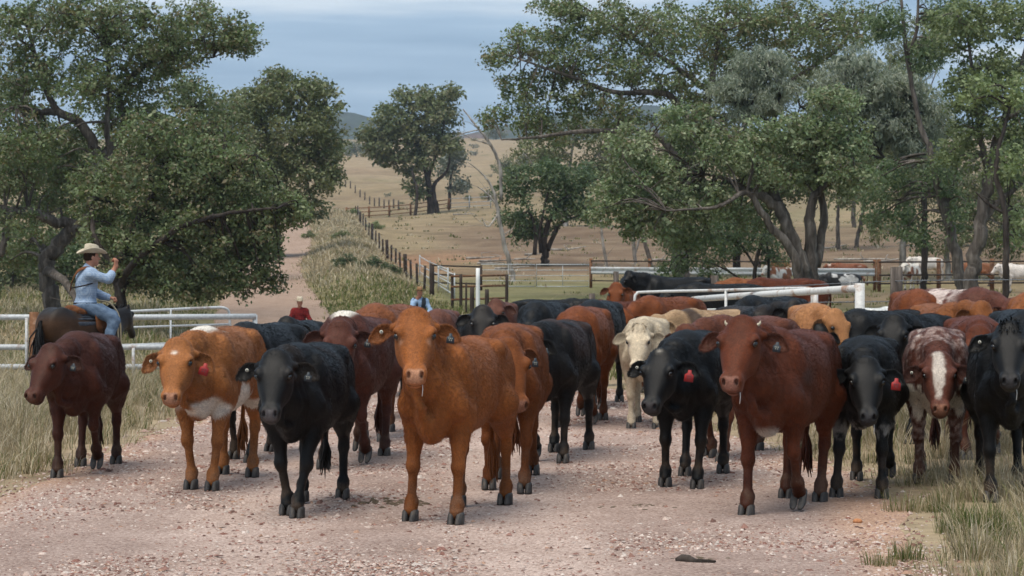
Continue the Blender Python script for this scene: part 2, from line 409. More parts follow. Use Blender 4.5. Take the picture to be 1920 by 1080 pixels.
def add_fur(root, V, Q, C, n, poll, fa, nn, seed, ears, rk=1.0):
    """short coat hairs lying back and down, as real curves"""
    rg = np.random.default_rng(seed); T = np.concatenate([Q[:, [0, 1, 2]], Q[:, [0, 2, 3]]])
    a, b, c = V[T[:, 0]], V[T[:, 1]], V[T[:, 2]]; nr = np.cross(b-a, c-a); ar = np.linalg.norm(nr, axis=1); k = rg.choice(len(T), n, p=ar/ar.sum()); nr = nr[k]/(ar[k][:, None]+1e-12)
    u, v = rg.random(n), rg.random(n); f = u+v > 1; u[f] = 1-u[f]; v[f] = 1-v[f]
    P = a[k]*(1-u-v)[:, None]+b[k]*u[:, None]+c[k]*v[:, None]; col = C[T[k, 0]]*(1-u-v)[:, None]+C[T[k, 1]]*u[:, None]+C[T[k, 2]]*v[:, None]
    t = (P-poll)@fa/(fa@fa); hd = (P[:, 0] > .72) & (t > -.05) & (P[:, 2] > poll[2]-.62) & ((P-poll)@nn > -.2)
    keep = ~(hd & (t > .44)) & (P[:, 2] > .09); P, nr, col, hd, t = P[keep], nr[keep], col[keep], hd[keep], t[keep]; n = len(P)
    lie = np.tile(np.array([-.75, 0, -.65]), (n, 1)); leg = P[:, 2] < .58; lie[leg] = (-.1, 0, -1); lie[hd] = -fa*.7+np.array([0, 0, .1])
    lie += np.stack([vnoise(P, 5, 1), vnoise(P, 5, 2), vnoise(P, 5, 3)], 1)*.55+rg.normal(0, .22, (n, 3))
    lie -= nr*(lie*nr).sum(1)[:, None]; lie /= np.linalg.norm(lie, axis=1)[:, None]+1e-9
    L = rg.uniform(.6, 1.25, n)*np.where(leg, .011, np.where(hd, .010, .025)); L = np.where(hd & (t < .05), .02, L); L *= np.where((P[:, 2] < .68) & ~leg, 1.25, 1)
    up = rg.uniform(.10, .34, n)[:, None]
    p0 = P-nr*.002; p1 = p0+(lie*.55+nr*up*.9)*L[:, None]; p2 = p0+(lie*1.05+nr*up*.75)*L[:, None]+np.array([0, 0, -.12])*(L*np.clip(1-1.6*nr[:, 2], 0, 1))[:, None]
    for EV_, EQ_, ec, eu, base in ears:                          # shaggy ear rims and insides
        ne = int(2600*min(1, n/40000)); q = EQ_[rg.integers(0, len(EQ_), ne)]-base; w = rg.dirichlet((1, 1, 1, 1), ne); e0 = (EV_[q]*w[..., None]).sum(1)
        dr = eu*.8+rg.normal(0, .45, (ne, 3)); dr /= np.linalg.norm(dr, axis=1)[:, None]; l_ = rg.uniform(.008, .022, ne)[:, None]
        p0 = np.concatenate([p0, e0]); p1 = np.concatenate([p1, e0+dr*l_*.55]); p2 = np.concatenate([p2, e0+dr*l_+np.array([0, 0, -.15])*l_]); col = np.concatenate([col, np.tile(ec, (ne, 1))*.9])
    n = len(p0)
    hc = bpy.data.hair_curves.new('coat_hair'); hc.add_curves([3]*n)
    hc.attributes['position'].data.foreach_set('vector', np.stack([p0, p1, p2], 1).astype(np.float32).ravel())
    r = hc.attributes.new('radius', 'FLOAT', 'POINT'); r.data.foreach_set('value', np.tile(np.array([.0011, .0009, .0003], np.float32)*rk, n))
    at_ = hc.attributes.new('coat', 'FLOAT_COLOR', 'CURVE'); cc = np.ones((n, 4), np.float32); cc[:, :3] = col*(rg.uniform(.7, 1.35, (n, 1))); at_.data.foreach_set('color', cc.ravel())
    hc.materials.append(M_FUR); o = bpy.data.objects.new('coat_hair', hc); COL.objects.link(o); o.parent = root

def cow(name, label, px, py, a, base=RED, s=1.0, group='cattle walking down the gravel road', cat='cow', H=0.0225, hh=0.012,
        poll_h=1.30, reach=0.50, turn=0.0, pitch=40.0, roll=0.0, hyaw=0.0, legs=None, fat=.91, muzzle=None, ear_droop=0.15, ear_back=0.25,
        paint=None, horns=None, tags=(), poll_tuft=0.0, hump=0.0, dewlap=1.0, mid=False, d=None, drool=False, fur=None, darkleg=0.45, z0=None, neckfold=True, eyelid=None, hs=1.06):
    legs = legs or [(0.10, 0), (-0.12, 0), (-0.12, 0), (0.12, 0)]          # FL FR HL HR : (swing, lift)
    T = rad(turn); poll = np.array([0.50+reach*math.cos(T), reach*math.sin(T), poll_h])
    Y = T+rad(hyaw); p = rad(pitch)
    fw = np.array([math.cos(Y), math.sin(Y), 0]); side = np.array([-math.sin(Y), math.cos(Y), 0.0]); up = np.array([0, 0, 1.0])
    fa = fw*math.sin(p)-up*math.cos(p); nn = fw*math.cos(p)+up*math.sin(p)
    if roll:
        cr, sr = math.cos(rad(roll)), math.sin(rad(roll))
        side = side*cr+np.cross(fa, side)*sr; nn = np.cross(side, fa); nn = nn if nn@fw > 0 or nn[2] > 0 else -nn
    Mh = (np.stack([fa, side, nn], 1)/hs).astype(np.float32); pollf = poll.astype(np.float32); fa = fa*hs; side = side*hs; nn = nn*hs
    TR = TORSO.copy(); TR[:, 1] *= fat; bel = TR[:, 3] < 0.62; TR[bel, 3] -= (fat-1)*0.2
    if hump: TR[:, 2] += hump*np.exp(-((TR[:, 0]-0.42)/0.14)**2)
    LF = [leg_front(1, *legs[0]), leg_front(-1, *legs[1])]; LH = [leg_hind(1, *legs[2]), leg_hind(-1, *legs[3])]
    nb = poll-fa*-0.02-nn*0.10; jaw = poll+fa*0.20-nn*0.16
    mid_u = np.array([0.44, 0, 1.20])*0.5+nb*0.5+np.array([0, 0, 0.015]); mid_l = np.array([0.62, 0, 0.86])*0.5+jaw*0.5+np.array([-0.02, 0, -0.02])
    rz = lambda ang: np.array([[math.cos(ang), 0, math.sin(ang)], [0, 1, 0], [-math.sin(ang), 0, math.cos(ang)]])
    def f(P):
        P = P.astype(np.float32)
        x, y, z = P[:, 0], P[:, 1], P[:, 2]
        d = sd_loft(x, y, z, TR, 2.35)
        # shoulder, haunch, hooks
        ay = np.abs(y); PM = np.stack([x, ay, z], 1)
        d = smin(d, sd_cap(P, (-0.90, 0, 1.215), (0.36, 0, 1.280), 0.025, 0.025), 0.05)                     # spine
        d = smin(d, sd_ell(PM, (0.41, 0.165, 0.97), (0.150, 0.100, 0.29), rz(0.22)), 0.045)                 # blade
        d = smin(d, sd_ell(PM, (0.585, 0.145, 0.885), (0.090, 0.090, 0.135), rz(0.2)), 0.045)               # point of shoulder
        d = smin(d, sd_cap(PM, (0.560, 0.165, 0.84), (0.40, 0.180, 0.74), 0.098, 0.088), 0.04)              # upper arm
        d = smin(d, sd_ell(PM, (-0.70, 0.140, 0.97), (0.24, 0.125, 0.30), rz(-0.15)), 0.05)                 # haunch
        d = smin(d, sd_ell(PM, (-0.50, 0.185, 0.82), (0.12, 0.075, 0.18), rz(0.5)), 0.06)                   # stifle
        d = smin(d, sd_ell(PM, (-0.53, 0.190, 1.215), (0.10, 0.055, 0.055)), 0.09)                          # hook bone
        d = smin(d, sd_ell(PM, (-0.92, 0.085, 1.15), (0.05, 0.04, 0.045)), 0.06)                            # pin bone
        d = -smin(-d, sd_ell(PM, (-0.36, 0.365, 1.10), (0.14, 0.07, 0.13)), 0.08)                           # hollow flank
        d = -smin(-d, sd_ell(PM, (0.24, 0.385, 0.98), (0.05, 0.08, 0.26), rz(0.15)), 0.07)                  # behind the shoulder
        # brisket
        d = smin(d, sd_ell(P, (0.60, 0, 0.70), (0.14, 0.090, 0.135)), 0.06)
        # neck
        d = smin(d, sd_cap(P, (0.38, 0, 1.160), mid_u, 0.145, 0.115), 0.07)
        d = smin(d, sd_cap(P, mid_u, nb, 0.115, 0.09), 0.04)
        d = smin(d, sd_cap(P, (0.52, 0, 0.94), mid_l, 0.185, 0.130), 0.07)
        d = smin(d, sd_cap(P, mid_l, jaw, 0.130, 0.08), 0.05)
        d = smin(d, sd_cap(P, (mid_u+mid_l)/2, (nb+jaw)/2, 0.138, 0.105), 0.05)
        # dewlap
        if dewlap > 0:
            dl0 = jaw+np.array([0, 0, -0.06]); dl1 = np.array([0.70, 0, 0.68])
            dm = (dl0+dl1)/2+np.array([0.06, 0, -0.06])*dewlap
            wv = 0.012*np.sin(z*38+x*20); PD = np.stack([x, y+wv, z], 1)
            d = smin(d, np.minimum(sd_cap(PD, dl0, dm, 0.018, 0.032), sd_cap(PD, dm, dl1, 0.032, 0.045)), 0.04)
        # legs
        for sd, lg in ((1, LF[0]), (-1, LF[1])):
            hip, kn, fe, ho, _ = lg
            l = sd_cap(P, hip, kn+np.array([0, 0, .06]), 0.110, 0.048)
            l = smin(l, sd_ell(P, kn+np.array([0.008, 0, -0.01]), (0.053, 0.054, 0.070)), 0.026)
            l = smin(l, sd_cap(P, kn, fe, 0.0355, 0.0325), 0.022)
            l = smin(l, sd_ell(P, fe+np.array([-0.005, 0, 0]), (0.047, 0.048, 0.048)), 0.03)
            l = smin(l, sd_cap(P, fe, ho+np.array([-0.012, 0, 0.035]), 0.042, 0.051), 0.028)
            d = smin(d, l, 0.04)
        for sd, lg in ((1, LH[0]), (-1, LH[1])):
            hip, kn, fe, ho, _ = lg
            l = sd_cap(P, hip, kn+np.array([0.03, 0, 0.06]), 0.150, 0.060)
            l = smin(l, sd_cap(P, kn+np.array([-0.035, 0, 0.05]), kn+np.array([0.0, 0, -0.07]), 0.040, 0.048), 0.04)
            l = smin(l, sd_cap(P, kn, fe, 0.040, 0.033), 0.025)
            l = smin(l, sd_ell(P, fe+np.array([-0.005, 0, 0]), (0.048, 0.047, 0.048)), 0.03)
            l = smin(l, sd_cap(P, fe, ho+np.array([-0.012, 0, 0.035]), 0.042, 0.050), 0.028)
            d = smin(d, l, 0.045)
        # head
        q = (P-pollf)@Mh; t, v, w = q[:, 0], q[:, 1], q[:, 2]; av = np.abs(v); qm = np.stack([t, av, w], 1)
        hd = sd_loft(t, v, w, HEADR, 2.5)
        hd = smin(hd, sd_ell(qm, (0.168, 0.104, 0.030), (0.050, 0.036, 0.036)), 0.03)       # brow
        hd = smin(hd, sd_ell(qm, (0.205, 0.060, -0.110), (0.115, 0.052, 0.07)), 0.04)       # cheek
        hd = smin(hd, sd_ell(qm, (0.458, 0.038, 0.004), (0.042, 0.036, 0.030)), 0.03)       # nose pad
        hd = smin(hd, sd_ell(q, (0.452, 0, -0.098), (0.050, 0.050, 0.030)), 0.03)           # chin
        hd = smin(hd, sd_ell(q, (0.00, 0, 0.0), (0.055, 0.075, 0.055)), 0.05)               # poll
        hd = smin(hd, sd_cap(qm, (0.045, 0.08, -0.055), (0.05, 0.135, -0.06), 0.036, 0.026), 0.03)   # ear root
        hd = -smin(-hd, sd_ell(qm, (0.195, 0.130, 0.036), (0.028, 0.022, 0.018)), 0.012)    # eye socket
        ms = sd_ell(qm, (0.486, 0.040, 0.012), (0.024, 0.012, 0.020))                        # nostril
        hd = -smin(-hd, ms, 0.010)
        mo = np.maximum(np.abs(w+0.066+0.10*(0.5-t))-0.005, np.abs(t-0.47)-0.065); mo = np.maximum(mo, -(hd+0.012))
        hd = -smin(-hd, mo, 0.008)
        d = smin(d, hd*hs, 0.05)
        if neckfold:
            m = np.exp(-((x-0.74)/0.13)**2)*sstep(0.08, 0.02, np.abs(d))
            d = d+0.0035*m*np.sin((x-0.25*z)*85)
        rb = np.exp(-((x-0.02)/0.25)**2)*sstep(0.15, 0.3, ay)
        d = d+0.0005*rb*np.sin(x*62+z*6)
        return d
    zt = max(1.46+hump, poll_h+0.12)
    lo = np.array([-1.12, -0.62, 0.02]); hi = np.array([0.9, 0.62, zt])
    hp = np.array([poll, poll+fa*0.53, poll+fa*0.2-nn*0.2, poll+fa*0.3+nn*0.1, poll+fa*.1+side*.2, poll+fa*.1-side*.2, poll-fa*.08])
    lo = np.minimum(lo, hp.min(0)-0.08); hi = np.maximum(hi, hp.max(0)+0.08)
    if mid:
        V, Q = sdf_mesh(f, lo, hi, H, 1)
    else:
        V1, Q1 = sdf_mesh(f, lo, hi, H)
        def inhead(V, m=0.0):
            q = (V-pollf)@Mh; return (q[:, 0]-0.55*q[:, 2] > 0.105-m) & (np.abs(q[:, 1]) < 0.2) & (q[:, 0] < 0.6) & (q[:, 2] > -0.19)
        Q1 = Q1[~inhead(V1)[Q1].all(1)]
        hb = np.array([poll+fa*i+side*j+nn*k for i in (-0.03, 0.55) for j in (-.21, .21) for k in (-.205, .1)])
        V2, Q2 = sdf_mesh(f, hb.min(0), hb.max(0), hh)
        Q2 = Q2[inhead(V2, 0.012)[Q2].all(1)]
        V = np.concatenate([V1, V2]); Q = np.concatenate([Q1, Q2+len(V1)])
        u = np.unique(Q); rm = np.zeros(len(V), int); rm[u] = np.arange(len(u)); V = V[u]; Q = rm[Q]
    # ---- coat colours
    V = np.asarray(V, float); base = np.array(base); C = np.tile(base, (len(V), 1))
    q = (V-poll)@Mh; t, v, w = q.T
    head = (t > -0.02) & (np.abs(v) < 0.16) & (w > -0.2) & (t < 0.56) & (V[:, 0] > 0.6)
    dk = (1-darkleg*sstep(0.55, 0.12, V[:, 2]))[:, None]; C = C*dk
    if paint is not None: C = paint(V, C, (t, v, w, head))
    dj = sstep(.50, .14, V[:, 2])*sstep(-.25, .5, vnoise(V, 11, int(px) % 7)+.5*vnoise(V, 30, 3))*.34; C = C*(1-dj[:, None])+np.array((.15, .105, .075))*dj[:, None]     # road dust on the shanks
    mz = np.array(muzzle if muzzle is not None else PINK)
    k = (sstep(0.445, 0.468, t-0.25*np.maximum(np.abs(v)-.035, 0))*sstep(-0.045, -0.025, w)*sstep(.060, .046, np.abs(v))*head)[:, None]; C = C*(1-k)+mz*k
    k = (sstep(0.40, 0.46, t)*sstep(0.0, -0.05, w)*head*0.45)[:, None]; C = C*(1-k)+(mz*.5+base*.6)*k
    k = (sstep(0.36, 0.43, t)*head*0.30)[:, None]; C = C*(1-k)+(base*1.35+.01)*k
    C = C*(1-.28*(sstep(0.36, 0.10, t)*sstep(.10, .04, np.abs(v))*head*(w > -.02))[:, None])*(1-.15*sstep(.62, .72, V[:, 0])*sstep(1.05, .95, V[:, 2])*0)[:, None] if False else C
    ed = np.exp(-(((t-.195)/.030)**2+((np.abs(v)-.112)/.024)**2+((w-.036)/.026)**2)**2)*head; C = C*(1-.8*ed[:, None])
    ml = np.exp(-((w+.066+.10*(.5-t))/.007)**2)*sstep(.40, .43, t)*head; C = C*(1-.75*ml[:, None])
    e2 = np.exp(-(((t-0.487)/0.017)**2+((np.abs(v)-0.040)/0.010)**2))*head; C = C*(1-0.85*e2[:, None])
    er = np.exp(-(((t-0.236)/0.016)**2+((np.abs(v)-0.100)/0.020)**2+((w-0.04)/0.03)**2))*head
    el = np.array(eyelid) if eyelid is not None else np.minimum(base*1.9, 0.5); C = C*(1-0.75*er[:, None])+el*0.75*er[:, None]
    parts = [V]; quads = [Q]; cols = [C]; nv = len(V)
    # ---- ears
    EV, EQ, inner, _ = ear_mesh(1)
    ear_fr = []; ears = []
    for sd in (1, -1):
        o = poll+fa*0.055+side*sd*0.125-nn*0.062
        u = side*sd*math.cos(ear_back)-nn*math.sin(ear_back)*0.8; u = u+fa*math.sin(ear_droop); u /= np.linalg.norm(u)
        fwd = nn*0.95+fa*0.25; fwd = fwd-u*(fwd@u); fwd /= np.linalg.norm(fwd); vv = np.cross(fwd, u); vv = vv if vv@fa < 0 else -vv
        X = o+EV[:, :1]*u+EV[:, 1:2]*vv+EV[:, 2:3]*fwd
        ear_fr.append((o, u, vv, fwd))
        ec = C[np.argmin(((V-o)**2).sum(1))] if paint is not None else base
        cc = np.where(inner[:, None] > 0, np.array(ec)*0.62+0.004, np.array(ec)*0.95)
        parts.append(X); cols.append(cc); ears.append((X, (EQ+nv), ec, u, nv))
        flip = np.dot(np.cross(u, vv), fwd) > 0
        quads.append((EQ if flip else EQ[:, ::-1])+nv); nv += len(X)
    if poll_tuft > 0:                                            # curly topknot
        rg = np.random.default_rng(int(px)); TV = []; TQ = []
        for i in range(140):
            b0 = poll+side*rg.uniform(-0.07, 0.07)+fa*rg.uniform(-0.05, 0.07)+nn*0.03; dr = (nn*rg.uniform(.3, .9)+fa*rg.uniform(-.2, .8)+side*rg.uniform(-.7, .7)); dr /= np.linalg.norm(dr)
            w_ = np.cross(dr, rg.normal(size=3)); w_ /= np.linalg.norm(w_); l = poll_tuft*rg.uniform(.5, 1)
            p = [b0-w_*0.006, b0+w_*0.006, b0+dr*l*.6+w_*.005, b0+dr*l*.6-w_*.005, b0+dr*l+fa*0.02, b0+dr*l+fa*0.02+w_*.001]
            k = len(TV); TV += p; TQ += [[k, k+1, k+2, k+3], [k+3, k+2, k+5, k+4]]
        parts.append(np.array(TV)); cols.append(np.tile(base*0.85, (len(TV), 1))); quads.append(np.array(TQ)+nv); nv += len(TV)
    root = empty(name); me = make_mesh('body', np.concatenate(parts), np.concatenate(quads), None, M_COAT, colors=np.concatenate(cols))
    link_mesh('body', me, None, root)
    if fur is None: fur = 14000 if mid else 46000
    if fur: add_fur(root, V, Q, C, fur, poll, fa, nn, int(px), ears, max(1.0, (60000/fur)**.5*.85))
    # ---- eyes
    for sd in (1, -1):
        c = poll+fa*0.195+side*sd*0.1115+nn*0.033; mb = MB(); R = []
        for i in range(7):
            ph = -math.pi/2+math.pi*i/6; th = np.linspace(0, 2*math.pi, 10, endpoint=False); r = 0.0225
            R.append(c+r*(np.cos(ph)*np.cos(th)[:, None]*fa+np.cos(ph)*np.sin(th)[:, None]*nn*0.85+np.sin(ph)*side*1.0))
        mb.rings(np.array(R)); mb.build('eye', M_EYE, root)
    # ---- hooves
    for lg in LF+LH:
        mb = MB(); claw_pair(mb, lg[3], 0.0, lg[4]); mb.build('hoof', M_HOOF, root)
    # ---- tail
    mb = MB(); tw = random.uniform(-0.08, 0.08)
    P = np.array([(-0.95, 0, 1.17), (-1.02, 0.01, 1.10), (-1.05, tw*.5, 0.9), (-1.04, tw, 0.65), (-1.02, tw*1.5, 0.48)]); mb.tube(P, [0.032, 0.03, 0.022, 0.018, 0.02], 8)
    for i in range(22):
        e = P[-1]+np.array([random.uniform(-.04, .04), random.uniform(-.05, .05), random.uniform(-.34, -.18)]); mb.tube([P[-1]+[0, 0, .03], (P[-1]+e)/2+[random.uniform(-.03, .03)]*3, e], [0.012, 0.014, 0.002], 4, False)
    V_, Q_, T_ = mb.arrays(); link_mesh('tail', make_mesh('tail', V_, Q_, T_, M_COAT, colors=np.tile(base*0.7, (len(V_), 1))), None, root)
    # ---- tags and horns
    for kind, sd in tags:
        o, u, vv, fwd = ear_fr[0 if sd > 0 else 1]
        if kind == 'button':
            mb = MB(); c = o+u*0.10+fwd*-0.012; mb.tube([c-fwd*0.012, c+fwd*0.008], 0.0125, 10); b = mb.build('ear_tag', M_TAGWHITE, root)
            mb = MB(); mb.tube([c+fwd*0.0082, c+fwd*0.0100], 0.006, 8); mb.build('tag_stud', M_TAGDARK, b)
        else:
            m = M_TAGRED if kind == 'red' else M_TAGDARK; k = 1.0 if kind == 'red' else 0.72
            dn = vv*-1; dn = dn*0.6+np.array([0, 0, -1])*0.6; dn /= np.linalg.norm(dn); ac = np.cross(fwd, dn); ac /= np.linalg.norm(ac); fn = np.cross(dn, ac); fn = fn if fn@fwd > 0 else -fn
            c = o+u*0.115+dn*0.016+fn*0.024; O = np.array([(-.012, 0), (.012, 0), (.014, .022), (.032, .034), (.034, .085), (-.034, .085), (-.032, .034), (-.014, .022)])*k*1.15
            R = np.array([[c+ac*a_+dn*b_+fn*zz for a_, b_ in O] for zz in (0.0, 0.005)])
            mb = MB(); mb.rings(R); b = mb.build('ear_tag', m, root, False)
            mb = MB()                                            # printed marks, raised a hair
            for i, (a_, b_) in enumerate(((-.016, .05), (0, .05), (.016, .05), (-.010, .068), (.010, .068))):
                mb.box(c+(ac*a_+dn*b_)*k+fn*0.006, (0.007*k, 0.010*k, 0.002), M=np.stack([ac, dn, fn], 1))
            mb.build('tag_print', M_TAGWHITE if kind != 'red' else M_TAGDARK, b, False)
    if horns:
        for sd in (1, -1):
            b0 = poll+fa*0.012+side*sd*0.085-nn*0.01; L = horns
            P = [b0, b0+side*sd*L*0.45+nn*0.01, b0+side*sd*L*0.8+nn*L*0.35-fa*L*0.35, b0+side*sd*L*0.85+nn*L*0.55-fa*L*0.8]
            mb = MB(); mb.tube(P, np.array([0.024, 0.021, 0.014, 0.004])*(0.55+0.6*min(L/0.25, 1)), 8); mb.build('horn', M_HORN, root)
    if drool:
        mb = MB(); c = poll+fa*0.475-nn*0.07+side*0.045; mb.tube([c, c+np.array([.005, .005, -.05]), c+np.array([.004, .0, -.10])], [0.004, 0.0025, 0.003], 5); mb.build('saliva_string', M_DROOL, root)
    # ---- place: middle of the front hooves on the ground pixel
    dd = d if d is not None else flat_d(py)
    hx, hy = px_x(px, dd), dd
    rzv = -math.pi/2+rad(a)-math.atan2(hx, hy)
    root.rotation_euler = (0, 0, rzv); root.scale = (s, s, s)
    ox = 0.47*s
    lx, ly = hx-math.cos(rzv)*ox, hy-math.sin(rzv)*ox
    root.location = (lx, ly, z0 if z0 is not None else ground_z(lx, ly))
    tag(root, label, cat, group)
    return root
# ------------------------------------------------------------------ the lie of the land
_PY = np.array([0, 12, 24, 30, 34, 50, 67, 80, 100, 125, 150, 190, 250, 336, 500, 700, 1000, 1400, 1700, 2200, 4000, 4400.])
_PZ = np.array([0, 0, 0, 0, -.02, -.5, -1.2, -.75, .2, .95, 2.2, 4.1, 6.8, 10.4, 20, 33.5, 56, 84, 94, 88, 60, 55.])
_ROWS = smooth_rows(np.stack([_PY, _PZ], 1), 1.0)
ROADP = np.array([(2, -.4, 3.3), (8, -.6, 3.35), (13.7, -.78, 3.42), (19.5, -.55, 3.75), (27, -.9, 3.2), (37, -1.3, 3.0), (50, -3.2, 2.8), (67, -6, 2.6),
                  (90, -9.5, 2.5), (120, -13, 2.3), (140, -15.2, 2.1), (195, -19.5, 2.0), (260, -25.5, 1.9), (340, -34, 1.9)])
_RR = smooth_rows(ROADP, 0.5)
def road_c(y): return np.interp(y, _RR[:, 0], _RR[:, 1])
def road_w(y): return np.interp(y, _RR[:, 0], _RR[:, 2])
def ground_zv(x, y):
    x = np.asarray(x, float); y = np.asarray(y, float)
    z = np.interp(y, _ROWS[:, 0], _ROWS[:, 1])
    dip = np.minimum(z, 0)*(y < 120)
    z = z-dip*sstep(0.5, 9, x-road_c(np.minimum(y, 120)))*1.0*(y < 120)
    z = z+.36*sstep(2.5, 8, x-road_c(np.minimum(y, 120)))*sstep(39, 58, y)*sstep(112, 80, y)
    far = sstep(60, 200, y)
    P = np.stack([x, y, np.zeros_like(x)], -1).reshape(-1, 3)
    nz = (vnoise(P, 0.03, 3)*0.5+vnoise(P, 0.09, 5)*0.2).reshape(x.shape)
    z = z+far*nz*np.minimum(y/150, 3)
    off = np.abs(x-road_c(y))-road_w(y)
    z = z+sstep(0.0, 1.5, off)*0.02*(y < 80)
    bank = np.exp(-((x-(road_c(y)+road_w(y)+3.2))/2.2)**2)*sstep(90, 130, y)*sstep(330, 250, y)
    return z+bank*0.9
def ground_z(x, y): return float(ground_zv(np.array([x]), np.array([y]))[0])
FENCE = np.array([(-1.2, 85), (-3.6, 108), (-7.9, 150), (-24.8, 336)])          # post-and-wire line between bank and paddock
def fence_x(y): return np.interp(y, FENCE[:, 1], FENCE[:, 0])

def pal(k, *cols):
    cols = np.array(cols); k = np.clip(k, 0, 1)*(len(cols)-1); i = np.minimum(k.astype(int), len(cols)-2); f = (k-i)[:, None]
    return cols[i]*(1-f)+cols[i+1]*f

def build_ground():
    ys = [2.0]
    while ys[-1] < 4300: ys.append(ys[-1]+max(0.2, 0.016*ys[-1]))
    ys = np.array(ys); u = np.linspace(-1, 1, 141); u = np.sign(u)*np.abs(u)**1.25
    Y = np.repeat(ys[:, None], len(u), 1); X = u[None]*(ys[:, None]*0.42+9)+road_c(np.minimum(Y, 40))*0
    Z = ground_zv(X, Y); inr = np.abs(X-road_c(Y)) < road_w(Y)-0.3
    Z = Z-np.where(inr & (Y < 345), 0.02+0.0016*Y, 0)
    V = np.stack([X, Y, Z], -1).reshape(-1, 3); m, n = X.shape
    i, j = np.meshgrid(np.arange(m-1), np.arange(n-1), indexing='ij')
    Q = np.stack([i*n+j, i*n+j+1, (i+1)*n+j+1, (i+1)*n+j], -1).reshape(-1, 4)
    x, y = V[:, 0], V[:, 1]; P = np.stack([x, y, y*0], 1)
    n1 = vnoise(P, 0.9, 1)*.5+vnoise(P, 0.25, 2)*.5; n2 = vnoise(P, 0.06, 4); n3 = vnoise(P, 0.02, 6); n4 = vnoise(P, 0.35, 9)
    near = pal(n1*.5+.5, (.24, .17, .115), (.32, .25, .165), (.30, .25, .16))
    straw = pal(n1*.5+.5+n2*.2, (.14, .11, .065), (.215, .165, .095), (.27, .205, .125), (.24, .19, .12))
    green = pal(n1*.5+.5, (.10, .115, .045), (.165, .16, .075)); dirt = pal(n1*.5+.5+n4*.3, (.085, .058, .042), (.135, .088, .06), (.19, .135, .09), (.22, .165, .105))
    orange = np.array((.29, .155, .09))
    C = near*(1-sstep(40, 60, y))[:, None]+straw*sstep(40, 60, y)[:, None]
    # green flush on the flat behind the yards and along the dip
    g = sstep(58, 75, y)*sstep(148, 128, y)*sstep(-0.5, 0.35, n2+n4*.5+.25); g = g*np.where(x < road_c(y), 0.55, np.where(x < fence_x(y), 0.5, 0.75)); C = C*(1-g[:, None])+green*g[:, None]
    g = sstep(0.15, .6, n2+n4*.4)*sstep(150, 220, y)*sstep(1500, 500, y)*.35; C = C*(1-g[:, None])+green*g[:, None]
    # trampled red-brown dirt under the paddock trees
    k = sstep(138, 152, y+n4*8)*sstep(265, 215, y+n2*20+n4*10)*sstep(0, 8, x-fence_x(y)-3+n2*4); k = np.clip(k*(1.0+.3*n4), 0, 1)*.93; C = C*(1-k[:, None])+dirt*k[:, None]
    k = sstep(90, 105, y)*sstep(128, 112, y)*sstep(6, 14, x)*(.45+.3*n4); k = np.clip(k, 0, 1); C = C*(1-k[:, None])+dirt*1.15*k[:, None]
    k = np.exp(-((x-fence_x(y)-1.5)/2.5)**2-((y-160)/14)**2)*1.1+np.exp(-((x-fence_x(y)-6)/4)**2-((y-172)/8)**2)*.8; k = np.clip(k*(.8+.5*n4), 0, .9); C = C*(1-k[:, None])+orange*k[:, None]
    # far pale paddock
    k = sstep(420, 700, y)*.75*(.7+.4*n3); k = np.clip(k, 0, 1)[:, None]; C = C*(1-k)+np.array((.33, .25, .165))*k
    k = sstep(.05, .6, n2*.7+n3*.5+.3*n4)*sstep(190, 280, y)*sstep(1300, 700, y)*.55; C = C*(1-k[:, None])+np.array((.185, .125, .08))*k[:, None]
    k = sstep(.1, .6, vnoise(P, .045, 31)*.7+.4*n4)*sstep(240, 330, y)*sstep(1400, 900, y)*.4; C = C*(1-k[:, None])+np.array((.16, .15, .075))*k[:, None]
    sp = ((vnoise(P, 0.13, 8) > 0.62) & (y > 300) & (y < 1500))*sstep(0.1, .5, vnoise(P, .012, 3)+.3); C = C*(1-.6*sp[:, None])+np.array((.10, .11, .05))*.6*sp[:, None]
    def m_(t, b, L):
        c = attr(t); n = noise(t, L, 5.0, 8, .7); v = ramp(t, L, n, [(.25, (.55, .54, .52)), (.5, (1, 1, 1)), (.75, (1.4, 1.38, 1.35))])
        c = mixc(t, L, 1.0, c, v, 'MULTIPLY'); n2_ = noise(t, L, 0.35, 6, .7)
        v = ramp(t, L, n2_, [(.3, (.75, .74, .72)), (.5, (1, 1, 1)), (.7, (1.2, 1.2, 1.18))]); c = mixc(t, L, 1.0, c, v, 'MULTIPLY')
        L(c, b.inputs['Base Color']); bump(t, L, b, n, .8, .05)
    me = make_mesh('ground', V, Q, None, mat('dry_ground', m_, rough=.95, spec=.1), colors=C)
    tag(link_mesh('ground', me), kind='structure')
build_ground()

def lanes(x, y):
    """0 on loose gravel .. 1 in the compacted wheel tracks"""
    c = road_c(y)+.78-.78*sstep(60, 20, y)
    w = vnoise(np.stack([x, y, y*0], -1).reshape(-1, 3), .5, 12).reshape(np.shape(x))*.25
    a = np.exp(-((x+w-(-1.85-(y-14)*.012))/.52)**4)*sstep(31, 22, y); b = np.exp(-((x+w*.8-(.12-(y-14)*.015))/.62)**4)
    return np.clip(np.maximum(a*.85, b), 0, 1)*sstep(60, 40, y)

